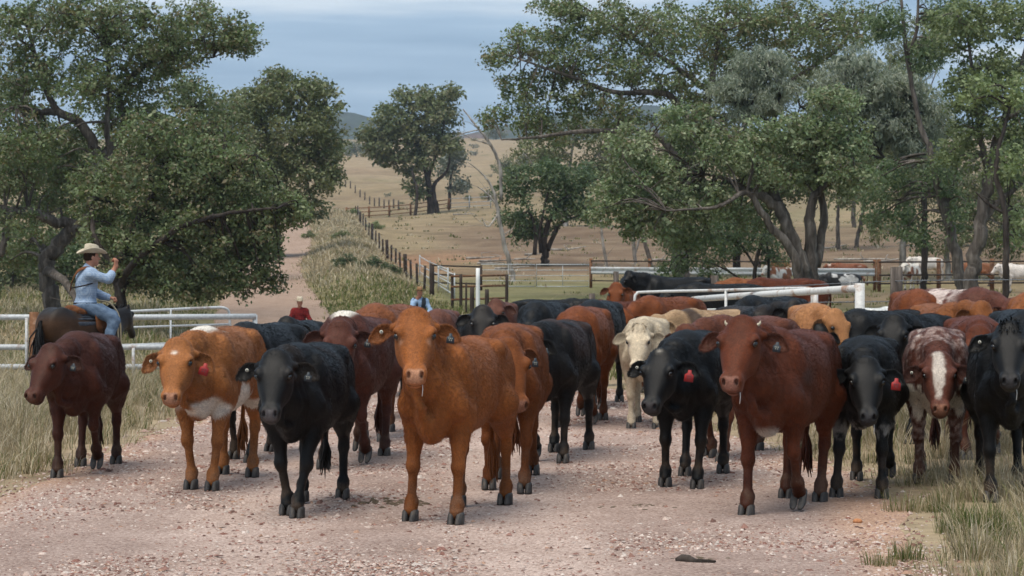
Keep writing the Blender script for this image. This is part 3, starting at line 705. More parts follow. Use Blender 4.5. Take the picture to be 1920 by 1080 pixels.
def build_road():
    ys = [2.0]
    while ys[-1] < 338: ys.append(ys[-1]+max(.14, .008*ys[-1]))
    ys = np.array(ys); u = np.linspace(-1, 1, 57)
    Y = np.repeat(ys[:, None], len(u), 1); P = np.stack([u*0, ys[:, None]*1.0+u*0, np.sign(u)[None]*50+u*0], -1).reshape(-1, 3) if False else None
    eL = vnoise(np.stack([ys, ys*0, ys*0], 1), .55, 2)*.28+vnoise(np.stack([ys, ys*0, ys*0], 1), 1.9, 3)*.12
    eR = vnoise(np.stack([ys, ys*0+9, ys*0], 1), .55, 5)*.28+vnoise(np.stack([ys, ys*0+9, ys*0], 1), 1.9, 6)*.12
    hw = road_w(ys)[:, None]+np.where(u[None] < 0, eL[:, None], eR[:, None])*np.abs(u[None])
    X = road_c(ys)[:, None]+u[None]*hw
    Pn = np.stack([X, Y, Y*0], -1).reshape(-1, 3)
    micro = (vnoise(Pn, 2.2, 3)*.006+vnoise(Pn, .7, 4)*.012).reshape(X.shape)
    ln = lanes(X, Y)
    Z = ground_zv(X, Y)*1+0.006+micro*(1-np.abs(u[None])**6)+.012*(1-ln)*sstep(60, 30, Y)-.012+0.0005*Y*(Y > 40)
    edge = np.abs(u[None]) > .985
    Z = np.where(edge, Z-.05-.002*Y, Z)
    V = np.stack([X, Y, Z], -1).reshape(-1, 3); m, n = X.shape
    i, j = np.meshgrid(np.arange(m-1), np.arange(n-1), indexing='ij')
    Q = np.stack([i*n+j, i*n+j+1, (i+1)*n+j+1, (i+1)*n+j], -1).reshape(-1, 4)
    n1 = (vnoise(Pn, .6, 7)*.5+vnoise(Pn, 2.5, 8)*.5)*.5+.5
    grav = pal(n1, (.27, .20, .17), (.37, .28, .24), (.44, .345, .30)); lane = pal(n1, (.45, .345, .295), (.53, .415, .36)); sand = pal(n1, (.40, .255, .175), (.50, .34, .25))
    l = ln.reshape(-1)[:, None]; C = grav*(1-l)+lane*l
    e = (sstep(.80, .97, np.abs(np.broadcast_to(u[None], X.shape))+vnoise(Pn, .8, 9).reshape(X.shape)*.12)*.9).reshape(-1)[:, None]; C = C*(1-e)+sand*e
    f = sstep(45, 75, V[:, 1])[:, None]; C = C*(1-f)+pal(n1, (.31, .225, .17), (.39, .285, .22))*f
    def m_(t, b, L):
        c = attr(t); tc = N(t, 'ShaderNodeTexCoord').outputs['Object']
        vo = N(t, 'ShaderNodeTexVoronoi', Scale=55.0); L(tc, vo.inputs['Vector'])
        v = ramp(t, L, vo.outputs['Color'], [(.1, (.50, .42, .40)), (.35, (.85, .8, .78)), (.6, (1.0, 1.0, 1.0)), (.9, (1.35, 1.36, 1.36))])
        c = mixc(t, L, .8, c, v, 'MULTIPLY'); n = noise(t, L, 120, 4, .7)
        v = ramp(t, L, n, [(.3, (.72, .7, .69)), (.5, (1, 1, 1)), (.72, (1.25, 1.25, 1.25))]); c = mixc(t, L, .8, c, v, 'MULTIPLY')
        n2_ = noise(t, L, 1.3, 6, .65); v = ramp(t, L, n2_, [(.3, (.82, .79, .77)), (.55, (1, 1, 1)), (.75, (1.1, 1.1, 1.1))]); c = mixc(t, L, 1.0, c, v, 'MULTIPLY')
        L(c, b.inputs['Base Color']); h = math_n(t, L, 'SUBTRACT', n, vo.outputs['Distance']); bump(t, L, b, h, .6, .012)
    me = make_mesh('road', V, Q, None, mat('gravel_road', m_, rough=.95, spec=.12), colors=C)
    tag(link_mesh('road', me), kind='structure')
build_road()

def scatter_stones(name, X, Y, R, Z, C, seed):
    rg = np.random.default_rng(seed); n = len(X)
    O = np.array([(1, .1, 0), (.2, 1, 0), (-1, .3, 0), (-.1, -1, 0), (.35, .15, .9), (-.45, .1, .75)], float)
    T = np.array([(0, 1, 4), (1, 2, 5), (2, 3, 5), (3, 0, 4), (1, 5, 4), (3, 4, 5)])
    th = rg.uniform(0, 2*math.pi, n); c, s = np.cos(th), np.sin(th)
    V = O[None]*(1+rg.normal(0, .22, (n, len(O), 1)))*np.stack([rg.uniform(.8, 1.35, n), rg.uniform(.65, 1.1, n), rg.uniform(.45, .85, n)], 1)[:, None]
    x, y = V[..., 0].copy(), V[..., 1].copy(); V[..., 0] = x*c[:, None]-y*s[:, None]; V[..., 1] = x*s[:, None]+y*c[:, None]
    V = V*R[:, None, None]+np.stack([X, Y, Z], 1)[:, None]
    me = make_mesh(name, V.reshape(-1, 3), None, (T[None]+np.arange(n)[:, None, None]*len(O)).reshape(-1, 3), M_STONE, fcol=np.repeat(C, len(T), 0), smooth=False)
    return link_mesh(name, me)
def _stone(t, b, L):
    c = attr(t); n = noise(t, L, 90, 3); v = ramp(t, L, n, [(.3, (.75, .74, .73)), (.6, (1.1, 1.1, 1.1))]); L(mixc(t, L, 1.0, c, v, 'MULTIPLY'), b.inputs['Base Color'])
M_STONE = mat('stone', _stone, rough=.9, spec=.15)
STONEC = np.array([(.46, .35, .30), (.50, .40, .35), (.38, .26, .22), (.27, .15, .12), (.20, .10, .08), (.56, .48, .43), (.34, .21, .15), (.14, .08, .065)])
def build_gravel():
    rg = np.random.default_rng(5); n = 150000
    Y = 12.6+(36-12.6)*rg.random(n)**1.9; X = road_c(Y)+road_w(Y)*1.08*rg.uniform(-1, 1, n)
    k = rg.random(n); keep = (k < 1-.86*lanes(X, Y)) & (np.abs(X) < Y*.25+.6)
    pt = vnoise(np.stack([X, Y, Y*0], 1), 1.1, 21)*.5+.5; keep &= rg.random(n) < .25+.75*pt
    ed = np.abs(X-road_c(Y))/road_w(Y); keep &= rg.random(n) > sstep(.93, 1.05, ed)*.8
    X, Y = X[keep], Y[keep]; n = len(X)
    R = .0062+.0125*rg.random(n)**2.2; R *= np.where(rg.random(n) < .03, 1.8, 1)*(1+.02*(Y-13))
    Z = ground_zv(X, Y)+.006+R*.1-.004
    C = STONEC[rg.choice(8, n, p=[.17, .16, .15, .14, .11, .12, .08, .07])]*rg.uniform(.75, 1.1, (n, 1))
    tag(scatter_stones('gravel', X, Y, R, Z, C, 3), 'loose pink and brown gravel spread over the road', 'gravel', kind='stuff')
    return n
NG = build_gravel()
def single_stones():
    rg = np.random.default_rng(8)
    spots = [(1298, 980, .055, (.50, .23, .09), 'smooth orange stone lying on gravel near the right verge'),
             (1590, 975, .017, (.25, .12, .09), 'dark red stone on sandy edge of the road'), (1608, 982, .028, (.42, .19, .09), 'rounded orange-brown stone beside the black calf hooves')]
    for px, py, r, c, lb in spots[1:]:
        d = flat_d(py); x = px_x(px, d)
        f = lambda P: sd_ell(P, (0, 0, r*.55), (r*1.25, r, r*.75))+.004*np.sin(P[:, 0]*70+px)*np.sin(P[:, 1]*60)
        V, Q = sdf_mesh(f, (-2*r, -2*r, -r), (2*r, 2*r, 2*r), r*.14)
        o = link_mesh('stone', make_mesh('stone', V, Q, None, M_STONE, colors=np.tile(c, (len(V), 1)))); o.location = (x, d, ground_z(x, d)+.002)
        tag(o, lb, 'stone', 'stones on the road')
single_stones()
# ------------------------------------------------------------------ coat markings
def nz(V, s, k=0): return vnoise(V, s, k)
def mixp(C, k, col): k = np.clip(k, 0, 1)[:, None]; return C*(1-k)+np.array(col)*k
def p_orangewhite(V, C, h):
    x, y, z = V.T; t, v, w, hd = h; n = nz(V, 6, 1)*.06
    C = mixp(C, sstep(.0, .05, .12+n-np.abs(z-.70+.10*y)-np.abs(x-.66)*.35)*(x > .3)*~hd, WHITE)          # brisket band
    C = mixp(C, sstep(0, .05, .05+n*1.2-(z-.66-.25*np.abs(x+.45)))*(x < .25)*(x > -.62), WHITE)           # belly
    C = mixp(C, sstep(0, .04, z-1.285+n*1.0)*(x > .12)*(x < .55)*(np.abs(y) < .13), WHITE)                # withers
    C = mixp(C, np.exp(-((t-.115)/.014)**2-((v+.005)/.018)**2)*hd*1.2, WHITE)                             # star
    C = mixp(C, sstep(.55, .8, nz(V, 9, 4)+.25)*(x < .2)*(z > .95)*.55, (.09, .034, .014)); return C
def p_whitespot(V, C, h):
    x, y, z = V.T; return mixp(C, sstep(0, .05, .16+nz(V, 7)*.05-np.sqrt((x-.40)**2+(y*1.1)**2+((z-1.34)*1.3)**2)), WHITE)
def p_roan(V, C, h):
    x, y, z = V.T; t, v, w, hd = h; n = nz(V, 34, 2)+.5*nz(V, 70, 3); body = ~hd
    up = sstep(.95, 1.25, z)*.75+sstep(.72, .5, z)*sstep(.25, .45, z)*.9
    C = mixp(C, sstep(.0, .9, n+up*.8-.30)*body*(x < .72)*.55, (.50, .40, .36))
    C = mixp(C, sstep(0, .08, .55*np.exp(-((z-.70)/.14)**2)*(x > .5)+nz(V, 14, 7)*.35-.25)*body, WHITE)
    return mixp(C, sstep(.052, .026, np.abs(v+.006)+nz(V, 18)*.016+.5*nz(V, 50)*.012-np.clip(.012-.12*np.abs(t-.16), -.03, .012))*hd*sstep(.43, .36, t)*(w > -.03)*.85, (.52, .47, .42))
def p_blackwhite_belly(V, C, h):
    x, y, z = V.T; n = nz(V, 26, 2)+.6*nz(V, 60, 3)
    k = sstep(.74, .58, z)*sstep(.42, .55, z)*(np.abs(y) < .25); return mixp(C, sstep(.1, .6, n*.8+k*1.0-.45)*k*.75, (.30, .29, .28))
def p_brownback(V, C, h):
    x, y, z = V.T; return mixp(C, sstep(.3, .7, nz(V, 4, 2)*.5+sstep(.7, 1.2, z)*.6)*(x < .5)*.75, (.040, .019, .012))
def p_bellyline(V, C, h):
    x, y, z = V.T; C = mixp(C, sstep(.63, .57, z+nz(V, 12)*.02)*(z > .5)*(x < .3)*(x > -.42)*.5, (.4, .25, .18))
    C = mixp(C, sstep(.5, .9, nz(V, 9, 3)+.3)*np.exp(-((x-.50)/.16)**2-((z-.98)/.16)**2)*.55, (.055, .045, .045)); return mixp(C, sstep(.66, .60, z)*(x > .5)*(np.abs(y) < .08)*(z > .5)*~h[3]*.6, WHITE)
def p_redwhite_big(V, C, h):
    x, y, z = V.T; k = sstep(.0, .18, x+.55+nz(V, 3, 2)*.2)*sstep(.38, .15, x+nz(V, 4, 5)*.15); return mixp(C, k*sstep(-.35, .35, nz(V, 20, 3)+nz(V, 6, 4)+.5), (.55, .46, .42))
def p_pinto(seed, col=WHITE, th=.0):
    def f(V, C, h): return mixp(C, sstep(th-.08, th+.08, nz(V, 2.6, seed)+.4*nz(V, 7, seed+1)), col)
    return f
def p_dust(V, C, h):
    x, y, z = V.T; return mixp(C, sstep(.2, .8, nz(V, 5, 2)+.3)*(z > 1.05)*.45, (.035, .022, .015))
def p_tanspot(V, C, h):
    x, y, z = V.T; C = mixp(C, sstep(0, .05, .13-np.sqrt((x-.3)**2+y**2)+nz(V, 8)*.03)*(z > 1.2), (.45, .30, .19)); return mixp(C, sstep(.3, .6, nz(V, 5, 3)+.1)*.4*(z > .9), (.2, .075, .03))
def p_darkmane(V, C, h):
    x, y, z = V.T; return mixp(C, sstep(.12, .04, np.abs(x-.52))*(z > 1.1), (.06, .04, .03))

G1 = 'cattle walking down the gravel road'
W0 = [(.17, 0), (-.16, 0), (-.18, 0), (.16, 0)]; W1 = [(-.12, .06), (.16, 0), (.18, 0), (-.2, .04)]; ST = [(.02, 0), (-.03, 0), (-.05, 0), (.05, 0)]
BT = ('button', -1); DT = ('dark', 1); RT = ('red', 1)
def herd_front():
    cow('cow', 'dark red-brown steer with lowered head walking in the grass edge at far left', 143, 894, -10, DKRED, s=0.98, poll_h=1.20, turn=-16, pitch=36, hyaw=-8, legs=[(-.16, .11), (.14, 0), (-.10, 0), (.18, 0)], tags=(DT,), muzzle=(.12, .06, .045), fat=0.90, hump=.03)
    cow('cow', 'orange steer with white brisket, white belly and a red ear tag', 380, 918, -14, (.27, .105, .035), s=1.05, poll_h=1.20, reach=.46, turn=-10, pitch=36, hyaw=14, legs=[(.08, 0, -.05), (-.02, 0, -.05), (.12, 0), (-.05, 0)], tags=(BT, RT), paint=p_orangewhite, muzzle=(.33, .19, .14), ear_droop=.55, darkleg=.15)
    cow('cow', 'glossy black steer with drooling grey muzzle beside the central orange steer', 553, 966, -11, BLACK, s=0.99, poll_h=1.25, reach=.46, turn=-6, pitch=34, hyaw=8, legs=[(.16, 0, -.10), (-.04, 0, -.08), (-.02, 0), (.20, 0)], tags=(BT, DT), muzzle=(.12, .11, .115), fat=0.93, paint=p_dust)
    cow('cow', 'bright orange-brown steer standing foremost with head held high', 820, 980, -16, ORANGE, s=1.04, poll_h=1.485, reach=.34, turn=-10, pitch=40, hyaw=27, legs=[(.07, 0, .01), (-.04, 0, .06), (-.10, 0), (.16, 0)], tags=(BT, DT), muzzle=(.46, .26, .17), drool=True, fat=0.88, ear_droop=.12, darkleg=.35, eyelid=(.55, .38, .28), hs=1.1)
    cow('cow', 'rusty red steer half hidden behind the central orange steer', 950, 920, -3, (.175, .056, .017), s=1.07, poll_h=1.18, reach=.50, turn=4, pitch=26, hyaw=24, legs=W0, tags=(DT,), ear_droop=.05, fat=0.94)
    cow('cow', 'black steer with brownish back looking aside, between rusty red and cream cattle', 1028, 866, -10, BRBLACK, s=1.05, poll_h=1.20, reach=.48, turn=-18, pitch=25, hyaw=-6, legs=[(.05, 0), (-.02, .05), (-.2, 0), (.1, 0)], tags=(DT,), paint=p_brownback, muzzle=GREYSKIN)
    cow('cow', 'cream white steer with curly poll facing the camera', 1208, 805, -3, CREAM, s=1.0, poll_h=1.20, reach=.45, turn=-4, pitch=32, legs=[(.04, 0), (.05, 0), (-.1, 0), (.08, 0)], muzzle=(.20, .13, .11), darkleg=.1, poll_tuft=.05, fat=0.96, ear_droop=.1, H=.021)
    cow('cow', 'black steer with square red ear tag walking beside the large horned red steer', 1284, 914, -8, BLACK, s=1.02, poll_h=1.14, reach=.46, turn=-16, pitch=35, hyaw=6, legs=[(.10, 0, -.03), (-.02, 0, .02), (-.15, 0), (.20, 0)], tags=(BT, RT), muzzle=(.07, .065, .07), fat=0.90, paint=p_whitespot_head)
    cow('cow', 'large dark red steer with stub horns lifting one foreleg', 1446, 966, -13, RED, s=1.07, poll_h=1.38, reach=.42, turn=-14, pitch=41, hyaw=14, legs=[(-.14, .07), (.12, 0), (.30, 0), (.12, 0)], tags=(DT,), horns=0.035, paint=p_bellyline, muzzle=(.30, .15, .115), drool=True, fat=0.95, hump=.02, hs=1.1)
    cow('cow', 'black steer with speckled white belly and pink ear tag', 1616, 932, -4, BLACK, s=1.0, poll_h=1.13, reach=.47, turn=8, pitch=34, legs=[(.10, 0, .02), (.10, 0, .05), (.05, .12), (-.2, 0)], tags=(RT,), paint=p_blackwhite_belly, muzzle=(.05, .05, .055), drool=True)
    cow('cow', 'red roan steer with white blaze standing in tall grass', 1757, 908, 0, (.085, .030, .020), s=1.03, poll_h=1.09, reach=.46, turn=2, pitch=36, legs=[(.04, 0), (.0, 0), (-.05, 0), (.1, 0)], tags=(BT, DT), paint=p_roan, muzzle=(.26, .13, .085), fat=0.90, darkleg=.2, ear_droop=.4)
    cow('cow', 'tall black steer with tufted poll cut by the right edge', 1893, 942, 4, BLACK, s=1.02, poll_h=1.38, reach=.42, turn=-4, pitch=38, legs=[(-.08, 0), (.06, 0), (.1, 0), (-.1, 0)], tags=(BT,), poll_tuft=.06, muzzle=(.055, .052, .055), drool=True)
def p_whitespot_head(V, C, h):
    t, v, w, hd = h; return mixp(C, np.exp(-((t-.005)/.02)**2-(v/.022)**2)*hd, (.3, .28, .25))
def herd_mid():
    K = dict(mid=True, H=.036)
    cow('cow', 'dark red steer with white patch on its withers, behind the glossy black steer', 645, 875, -12, (.085, .030, .020), s=1.08, poll_h=1.26, reach=.46, turn=8, pitch=26, legs=W1, tags=(DT,), paint=p_whitespot, hump=.06, fat=0.95, H=.021, hyaw=6)
    cow('cow', 'rust orange steer walking behind the white-patched red steer', 700, 826, -16, (.17, .058, .022), s=1.14, poll_h=1.05, reach=.5, turn=10, pitch=25, legs=W0, **K)
    cow('cow', 'black cow with bowed head behind the orange and white steer', 455, 864, -22, BLACK, s=1.03, poll_h=1.0, reach=.5, turn=5, pitch=20, legs=W0, muzzle=GREYSKIN, **K)
    cow('cow', 'black calf raising its head below the rider in red', 548, 790, -12, BLACK, s=0.95, poll_h=1.33, reach=.46, turn=4, pitch=34, legs=W1, tags=(BT,), muzzle=GREYSKIN, hs=1.12, **K)
    cow('cow', 'black steer deep in the herd behind the rust orange steer', 742, 786, -10, BLACK, s=1.0, poll_h=1.1, turn=0, pitch=25, legs=W1, muzzle=GREYSKIN, **K)
    cow('cow', 'pale tan calf glimpsed through the legs behind the foremost orange steer', 738, 742, -5, (.35, .25, .17), s=.85, poll_h=1.0, turn=0, pitch=25, legs=ST, **K)
    cow('cow', 'black steer with lowered face and spread ears behind the foremost steer', 905, 790, 4, BRBLACK, s=1.02, poll_h=1.37, reach=.5, turn=-4, pitch=32, legs=W1, paint=p_dust, muzzle=GREYSKIN, hs=1.15, **K)
    cow('cow', 'brown steer showing only its back behind the foremost steer raised ear', 820, 742, -6, (.11, .045, .03), s=1.0, poll_h=1.0, turn=0, pitch=25, legs=W0, **K)
    cow('cow', 'red steer seen between two black cattle left of the cream steer', 1082, 800, -8, RUST, s=1.09, poll_h=1.0, reach=.5, turn=-6, pitch=20, legs=W1, **K)
    cow('cow', 'blue-black steer walking just left of the cream steer', 1110, 766, -8, BLACK, s=1.12, poll_h=1.05, reach=.5, turn=2, pitch=20, legs=W0, muzzle=GREYSKIN, **K)
    cow('cow', 'black steer with back to sky behind the rusty red steer', 1002, 735, -16, BLACK, s=1.09, poll_h=1.0, turn=8, pitch=20, legs=W0, muzzle=GREYSKIN, **K)
    cow('cow', 'red-brown steer behind the spread-eared black steer', 934, 712, -4, (.10, .04, .027), s=1.11, poll_h=1.32, turn=0, pitch=30, legs=W0, **K)
    cow('cow', 'far black steer standing alone at the back of the herd', 1080, 672, 60, BLACK, s=1.16, poll_h=1.25, turn=0, pitch=30, legs=ST, muzzle=GREYSKIN, **K)
    cow('cow', 'long dark red cow turned sideways behind the cream steer', 1118, 716, -48, RED, s=1.10, poll_h=1.15, turn=-10, pitch=20, legs=W0, **K)
    cow('cow', 'red cow with face towards the camera at the far back', 1160, 668, -10, RUST, s=1.12, poll_h=1.42, turn=5, pitch=25, legs=ST, hs=1.15, **K)
    cow('cow', 'rusty red steer with its rump towards the gate pipes', 1212, 735, -30, RUST, s=1.14, poll_h=1.1, turn=-8, pitch=20, legs=W0, **K)
    cow('cow', 'dark cream cow with brown mane behind the red-tagged black steer', 1290, 772, -38, (.36, .24, .14), s=1.03, poll_h=1.2, turn=-15, pitch=15, legs=W0, paint=p_darkmane, **K)
    cow('cow', 'red steer behind the large horned red steer', 1345, 862, -28, (.105, .036, .02), s=1.08, poll_h=1.2, reach=.5, turn=-5, pitch=18, legs=W0, **K)
    cow('cow', 'black cow standing crosswise below the white gate pipe', 1405, 742, -30, BLACK, s=1.13, poll_h=1.15, turn=10, pitch=20, legs=ST, muzzle=GREYSKIN, **K)
    cow('cow', 'charcoal black cow in front of the crosswise black cow', 1440, 770, 25, BLACK, s=1.06, poll_h=1.34, turn=14, pitch=25, legs=ST, muzzle=GREYSKIN, paint=p_dust, **K)
    cow('cow', 'tan orange steer with pale withers spot', 1528, 788, 4, TAN, s=1.09, poll_h=1.22, reach=.4, turn=30, pitch=28, legs=ST, paint=p_tanspot, ear_droop=.6, **K)
    cow('cow', 'black cow beyond the white gate, rear one of the two there', 1225, 660, -70, BLACK, s=1.16, poll_h=1.38, turn=0, pitch=25, legs=ST, muzzle=GREYSKIN, **K)
    cow('cow', 'black cow beyond the white gate, nearer one of the two there', 1300, 676, -70, BLACK, s=1.16, poll_h=1.15, turn=0, pitch=25, legs=ST, muzzle=GREYSKIN, **K)
    cow('cow', 'orange cow beyond the white gate', 1370, 668, -72, (.20, .07, .025), s=1.14, poll_h=1.1, turn=0, pitch=25, legs=ST, **K)
    cow('cow', 'red cow beyond the white gate pipe', 1420, 668, -70, RED, s=1.14, poll_h=1.1, turn=0, pitch=25, legs=ST, **K)
    cow('cow', 'black cow seen from behind below the white end post', 1600, 790, -42, BLACK, s=1.04, poll_h=1.1, turn=-10, pitch=25, legs=ST, muzzle=GREYSKIN, **K)
    cow('cow', 'black steer facing the camera with forward ears, between the speckled and roan steers', 1690, 832, -18, BLACK, s=1.05, poll_h=1.27, reach=.45, turn=10, pitch=30, legs=W0, muzzle=GREYSKIN, H=.021, hs=1.12)
    cow('cow', 'red brown steer behind the tall black steer legs', 1838, 862, 6, RED, s=1.06, poll_h=1.2, reach=.5, turn=-8, pitch=25, legs=W1, **K)
    cow('cow', 'orange red cow beside the wooden fence post', 1722, 748, 6, RUST, s=1.2, poll_h=1.0, turn=0, pitch=20, legs=ST, **K)
    cow('cow', 'large red and white roan cow beyond the orange cattle at right', 1840, 752, 34, (.10, .036, .024), s=1.22, poll_h=1.15, turn=10, pitch=20, legs=ST, paint=p_redwhite_big, fat=1.00, **K)
    cow('cow', 'orange steer with its back in front of the large roan cow', 1790, 792, 16, (.19, .068, .022), s=1.1, poll_h=1.3, turn=20, pitch=20, legs=ST, **K)
    cow('cow', 'bright orange cow cut by the right edge', 1925, 760, -22, (.20, .07, .023), s=1.18, poll_h=1.0, turn=0, pitch=20, legs=ST, **K)
    cow('cow', 'black steer behind the tall black steer at the right edge', 1935, 845, 10, BLACK, s=1.1, poll_h=1.0, turn=0, pitch=20, legs=ST, muzzle=GREYSKIN, **K)
    cow('cow', 'white calf with dark ear grazing by the wooden fence post', 1665, 690, 150, (.62, .62, .60), s=0.85, poll_h=.9, turn=0, pitch=20, legs=ST, darkleg=0, group='cattle in the yard', **K)
def herd_far():
    K = dict(mid=True, H=.05, group='cattle in the far yard', hump=.05, fur=0)
    def fc(lb, px, row, d, a, base, **kw):
        x = px_x(px, d); kw = {**K, **kw}; return cow('cow', lb, px, row, a, base, d=d, legs=ST, **kw)
    fc('brown faced white cow standing beside the big trunk', 1448, 540, 118, -35, (.24, .10, .05), paint=p_pinto(3, WHITE, .1), poll_h=1.35, s=1.08, horns=.18)
    fc('red cow with white rump and back before the guard rail', 1570, 537, 124, -97, (.20, .075, .04), paint=p_pinto(9, (.55, .42, .36), .35), poll_h=1.25, s=1.1)
    fc('black and white speckled cow with pale face in the yard', 1552, 548, 104, -80, (.02, .02, .022), paint=p_pinto(5, (.5, .5, .5), .4), poll_h=1.15, s=1.05, horns=.16)
    fc('brown and white cow head-on behind the wooden post', 1702, 540, 122, -20, (.22, .09, .045), paint=p_pinto(12, WHITE, .0), poll_h=1.3, s=1.1)
    fc('white cow partly behind brown cow in the far yard', 1722, 530, 132, -60, (.6, .56, .52), poll_h=1.3, s=1.1)
    fc('brown cow between the two thick trunks at right', 1812, 535, 126, -100, (.20, .085, .045), poll_h=1.2, s=1.0)
    fc('white cow with pink face at the far right of the yard', 1893, 538, 118, -75, (.62, .57, .53), poll_h=1.3, s=1.15)
    fc('tan calf lying low behind the rails', 1465, 522, 140, 60, (.35, .2, .1), poll_h=1.1, s=.8)
herd_front(); herd_mid(); herd_far()
# ------------------------------------------------------------------ trees
def _leaf(t, b, L):
    c = attr(t); L(c, b.inputs['Base Color']); b.inputs['Roughness'].default_value = .5; b.inputs['Specular IOR Level'].default_value = .35
    tr = N(t, 'ShaderNodeBsdfTranslucent'); L(mixc(t, L, 1.0, c, (1.15, 1.2, .8), 'MULTIPLY'), tr.inputs['Color'])
    mx = N(t, 'ShaderNodeMixShader'); mx.inputs[0].default_value = .28
    L(b.outputs[0], mx.inputs[1]); L(tr.outputs[0], mx.inputs[2]); L(mx.outputs[0], t.nodes['Material Output'].inputs['Surface'])
M_LEAF = mat('leaf', _leaf)
def bark(name, a, b_, c_, sc=6.0):
    def f(t, b, L):
        n = noise(t, L, sc, 6, .65, stretch=(1, 1, .18), dist=.6); n2 = noise(t, L, 1.1, 3)
        c = ramp(t, L, n, [(.3, a), (.5, b_), (.72, c_)]); v = ramp(t, L, n2, [(.35, (.65, .63, .62)), (.65, (1.25, 1.23, 1.2))])
        L(mixc(t, L, 1.0, c, v, 'MULTIPLY'), b.inputs['Base Color']); bump(t, L, b, n, .9, .04)
    return mat(name, f, rough=.92, spec=.1)
BK_GREY = bark('bark_grey', (.045, .038, .033), (.11, .095, .083), (.23, .205, .185))
BK_DARK = bark('bark_dark', (.022, .018, .016), (.05, .041, .036), (.11, .095, .085))
BK_PALE = bark('bark_pale', (.13, .115, .10), (.30, .28, .255), (.46, .43, .40), 4.0)
def grey(P, k, g=.30): P = np.array(P, float); l = P.mean(1, keepdims=True); return (P*(1-g)+l*g)*k*1.28
BOX = grey([(.055, .085, .022), (.075, .110, .030), (.095, .130, .040), (.060, .075, .020), (.115, .135, .050), (.105, .085, .032)], 1.5)
BOX_LIGHT = grey([(.085, .13, .045), (.11, .155, .06), (.135, .17, .07), (.07, .10, .03), (.165, .19, .09), (.09, .09, .035)], 1.5)
OLIVE = grey([(.07, .095, .028), (.095, .118, .035), (.125, .14, .05), (.06, .075, .022), (.105, .10, .035)], 1.5)
SILVER = grey([(.15, .185, .125), (.19, .225, .16), (.23, .26, .195), (.12, .15, .095), (.26, .285, .20)], 1.3)
DEEP = grey([(.030, .055, .016), (.042, .07, .022), (.055, .085, .03), (.07, .095, .035)], 1.5)
LIME = grey([(.10, .14, .035), (.135, .18, .055), (.165, .20, .07), (.09, .115, .03)], 1.35)
GREYB = grey([(.12, .14, .105), (.15, .17, .13), (.09, .11, .075)], 1.4)

def spline(P, n=6):
    P = np.asarray(P, float)
    if len(P) < 3: return P[0]+(P[-1]-P[0])*np.linspace(0, 1, n)[:, None]
    Q = np.concatenate([[2*P[0]-P[1]], P, [2*P[-1]-P[-2]]]); out = []
    for i in range(1, len(Q)-2):
        for t in np.linspace(0, 1, n, endpoint=False):
            out.append(.5*((2*Q[i])+(-Q[i-1]+Q[i+1])*t+(2*Q[i-1]-5*Q[i]+4*Q[i+1]-Q[i+2])*t*t+(-Q[i-1]+3*Q[i]-3*Q[i+1]+Q[i+2])*t**3))
    out.append(P[-1]); return np.array(out)

def leaf_quads(Cn, nl, rc, size, pal_, rg, droop=.4, thin=.55, flat=.7):
    """nl leaves round each clump centre -> vertices, quads, colours"""
    m = len(Cn); n = m*nl
    c = np.repeat(Cn, nl, 0); rr = np.repeat(rc if np.ndim(rc) else np.full(m, rc), nl)
    o = rg.normal(size=(n, 3)); o /= np.linalg.norm(o, axis=1)[:, None]+1e-9; o *= (rg.random(n)**.55*rr)[:, None]; o[:, 2] *= flat
    p = c+o; p[:, 2] -= droop*.35*rr*rg.random(n)
    ax = rg.normal(size=(n, 3)); ax[:, 2] = ax[:, 2]*.7-droop*1.2; ax /= np.linalg.norm(ax, axis=1)[:, None]
    b = rg.normal(size=(n, 3)); b -= ax*(b*ax).sum(1)[:, None]; b /= np.linalg.norm(b, axis=1)[:, None]+1e-9
    L = size*rg.uniform(.65, 1.3, n)[:, None]; W = L*thin*.5
    V = np.stack([p, p+ax*L*.45+b*W, p+ax*L, p+ax*L*.45-b*W], 1).reshape(-1, 3)
    ck = np.repeat(rg.integers(0, len(pal_), m), nl); k = np.where(rg.random(n) < .5, ck, rg.integers(0, len(pal_), n))
    return V, np.arange(4*n).reshape(-1, 4), pal_[k]*rg.uniform(.75, 1.2, (n, 1))

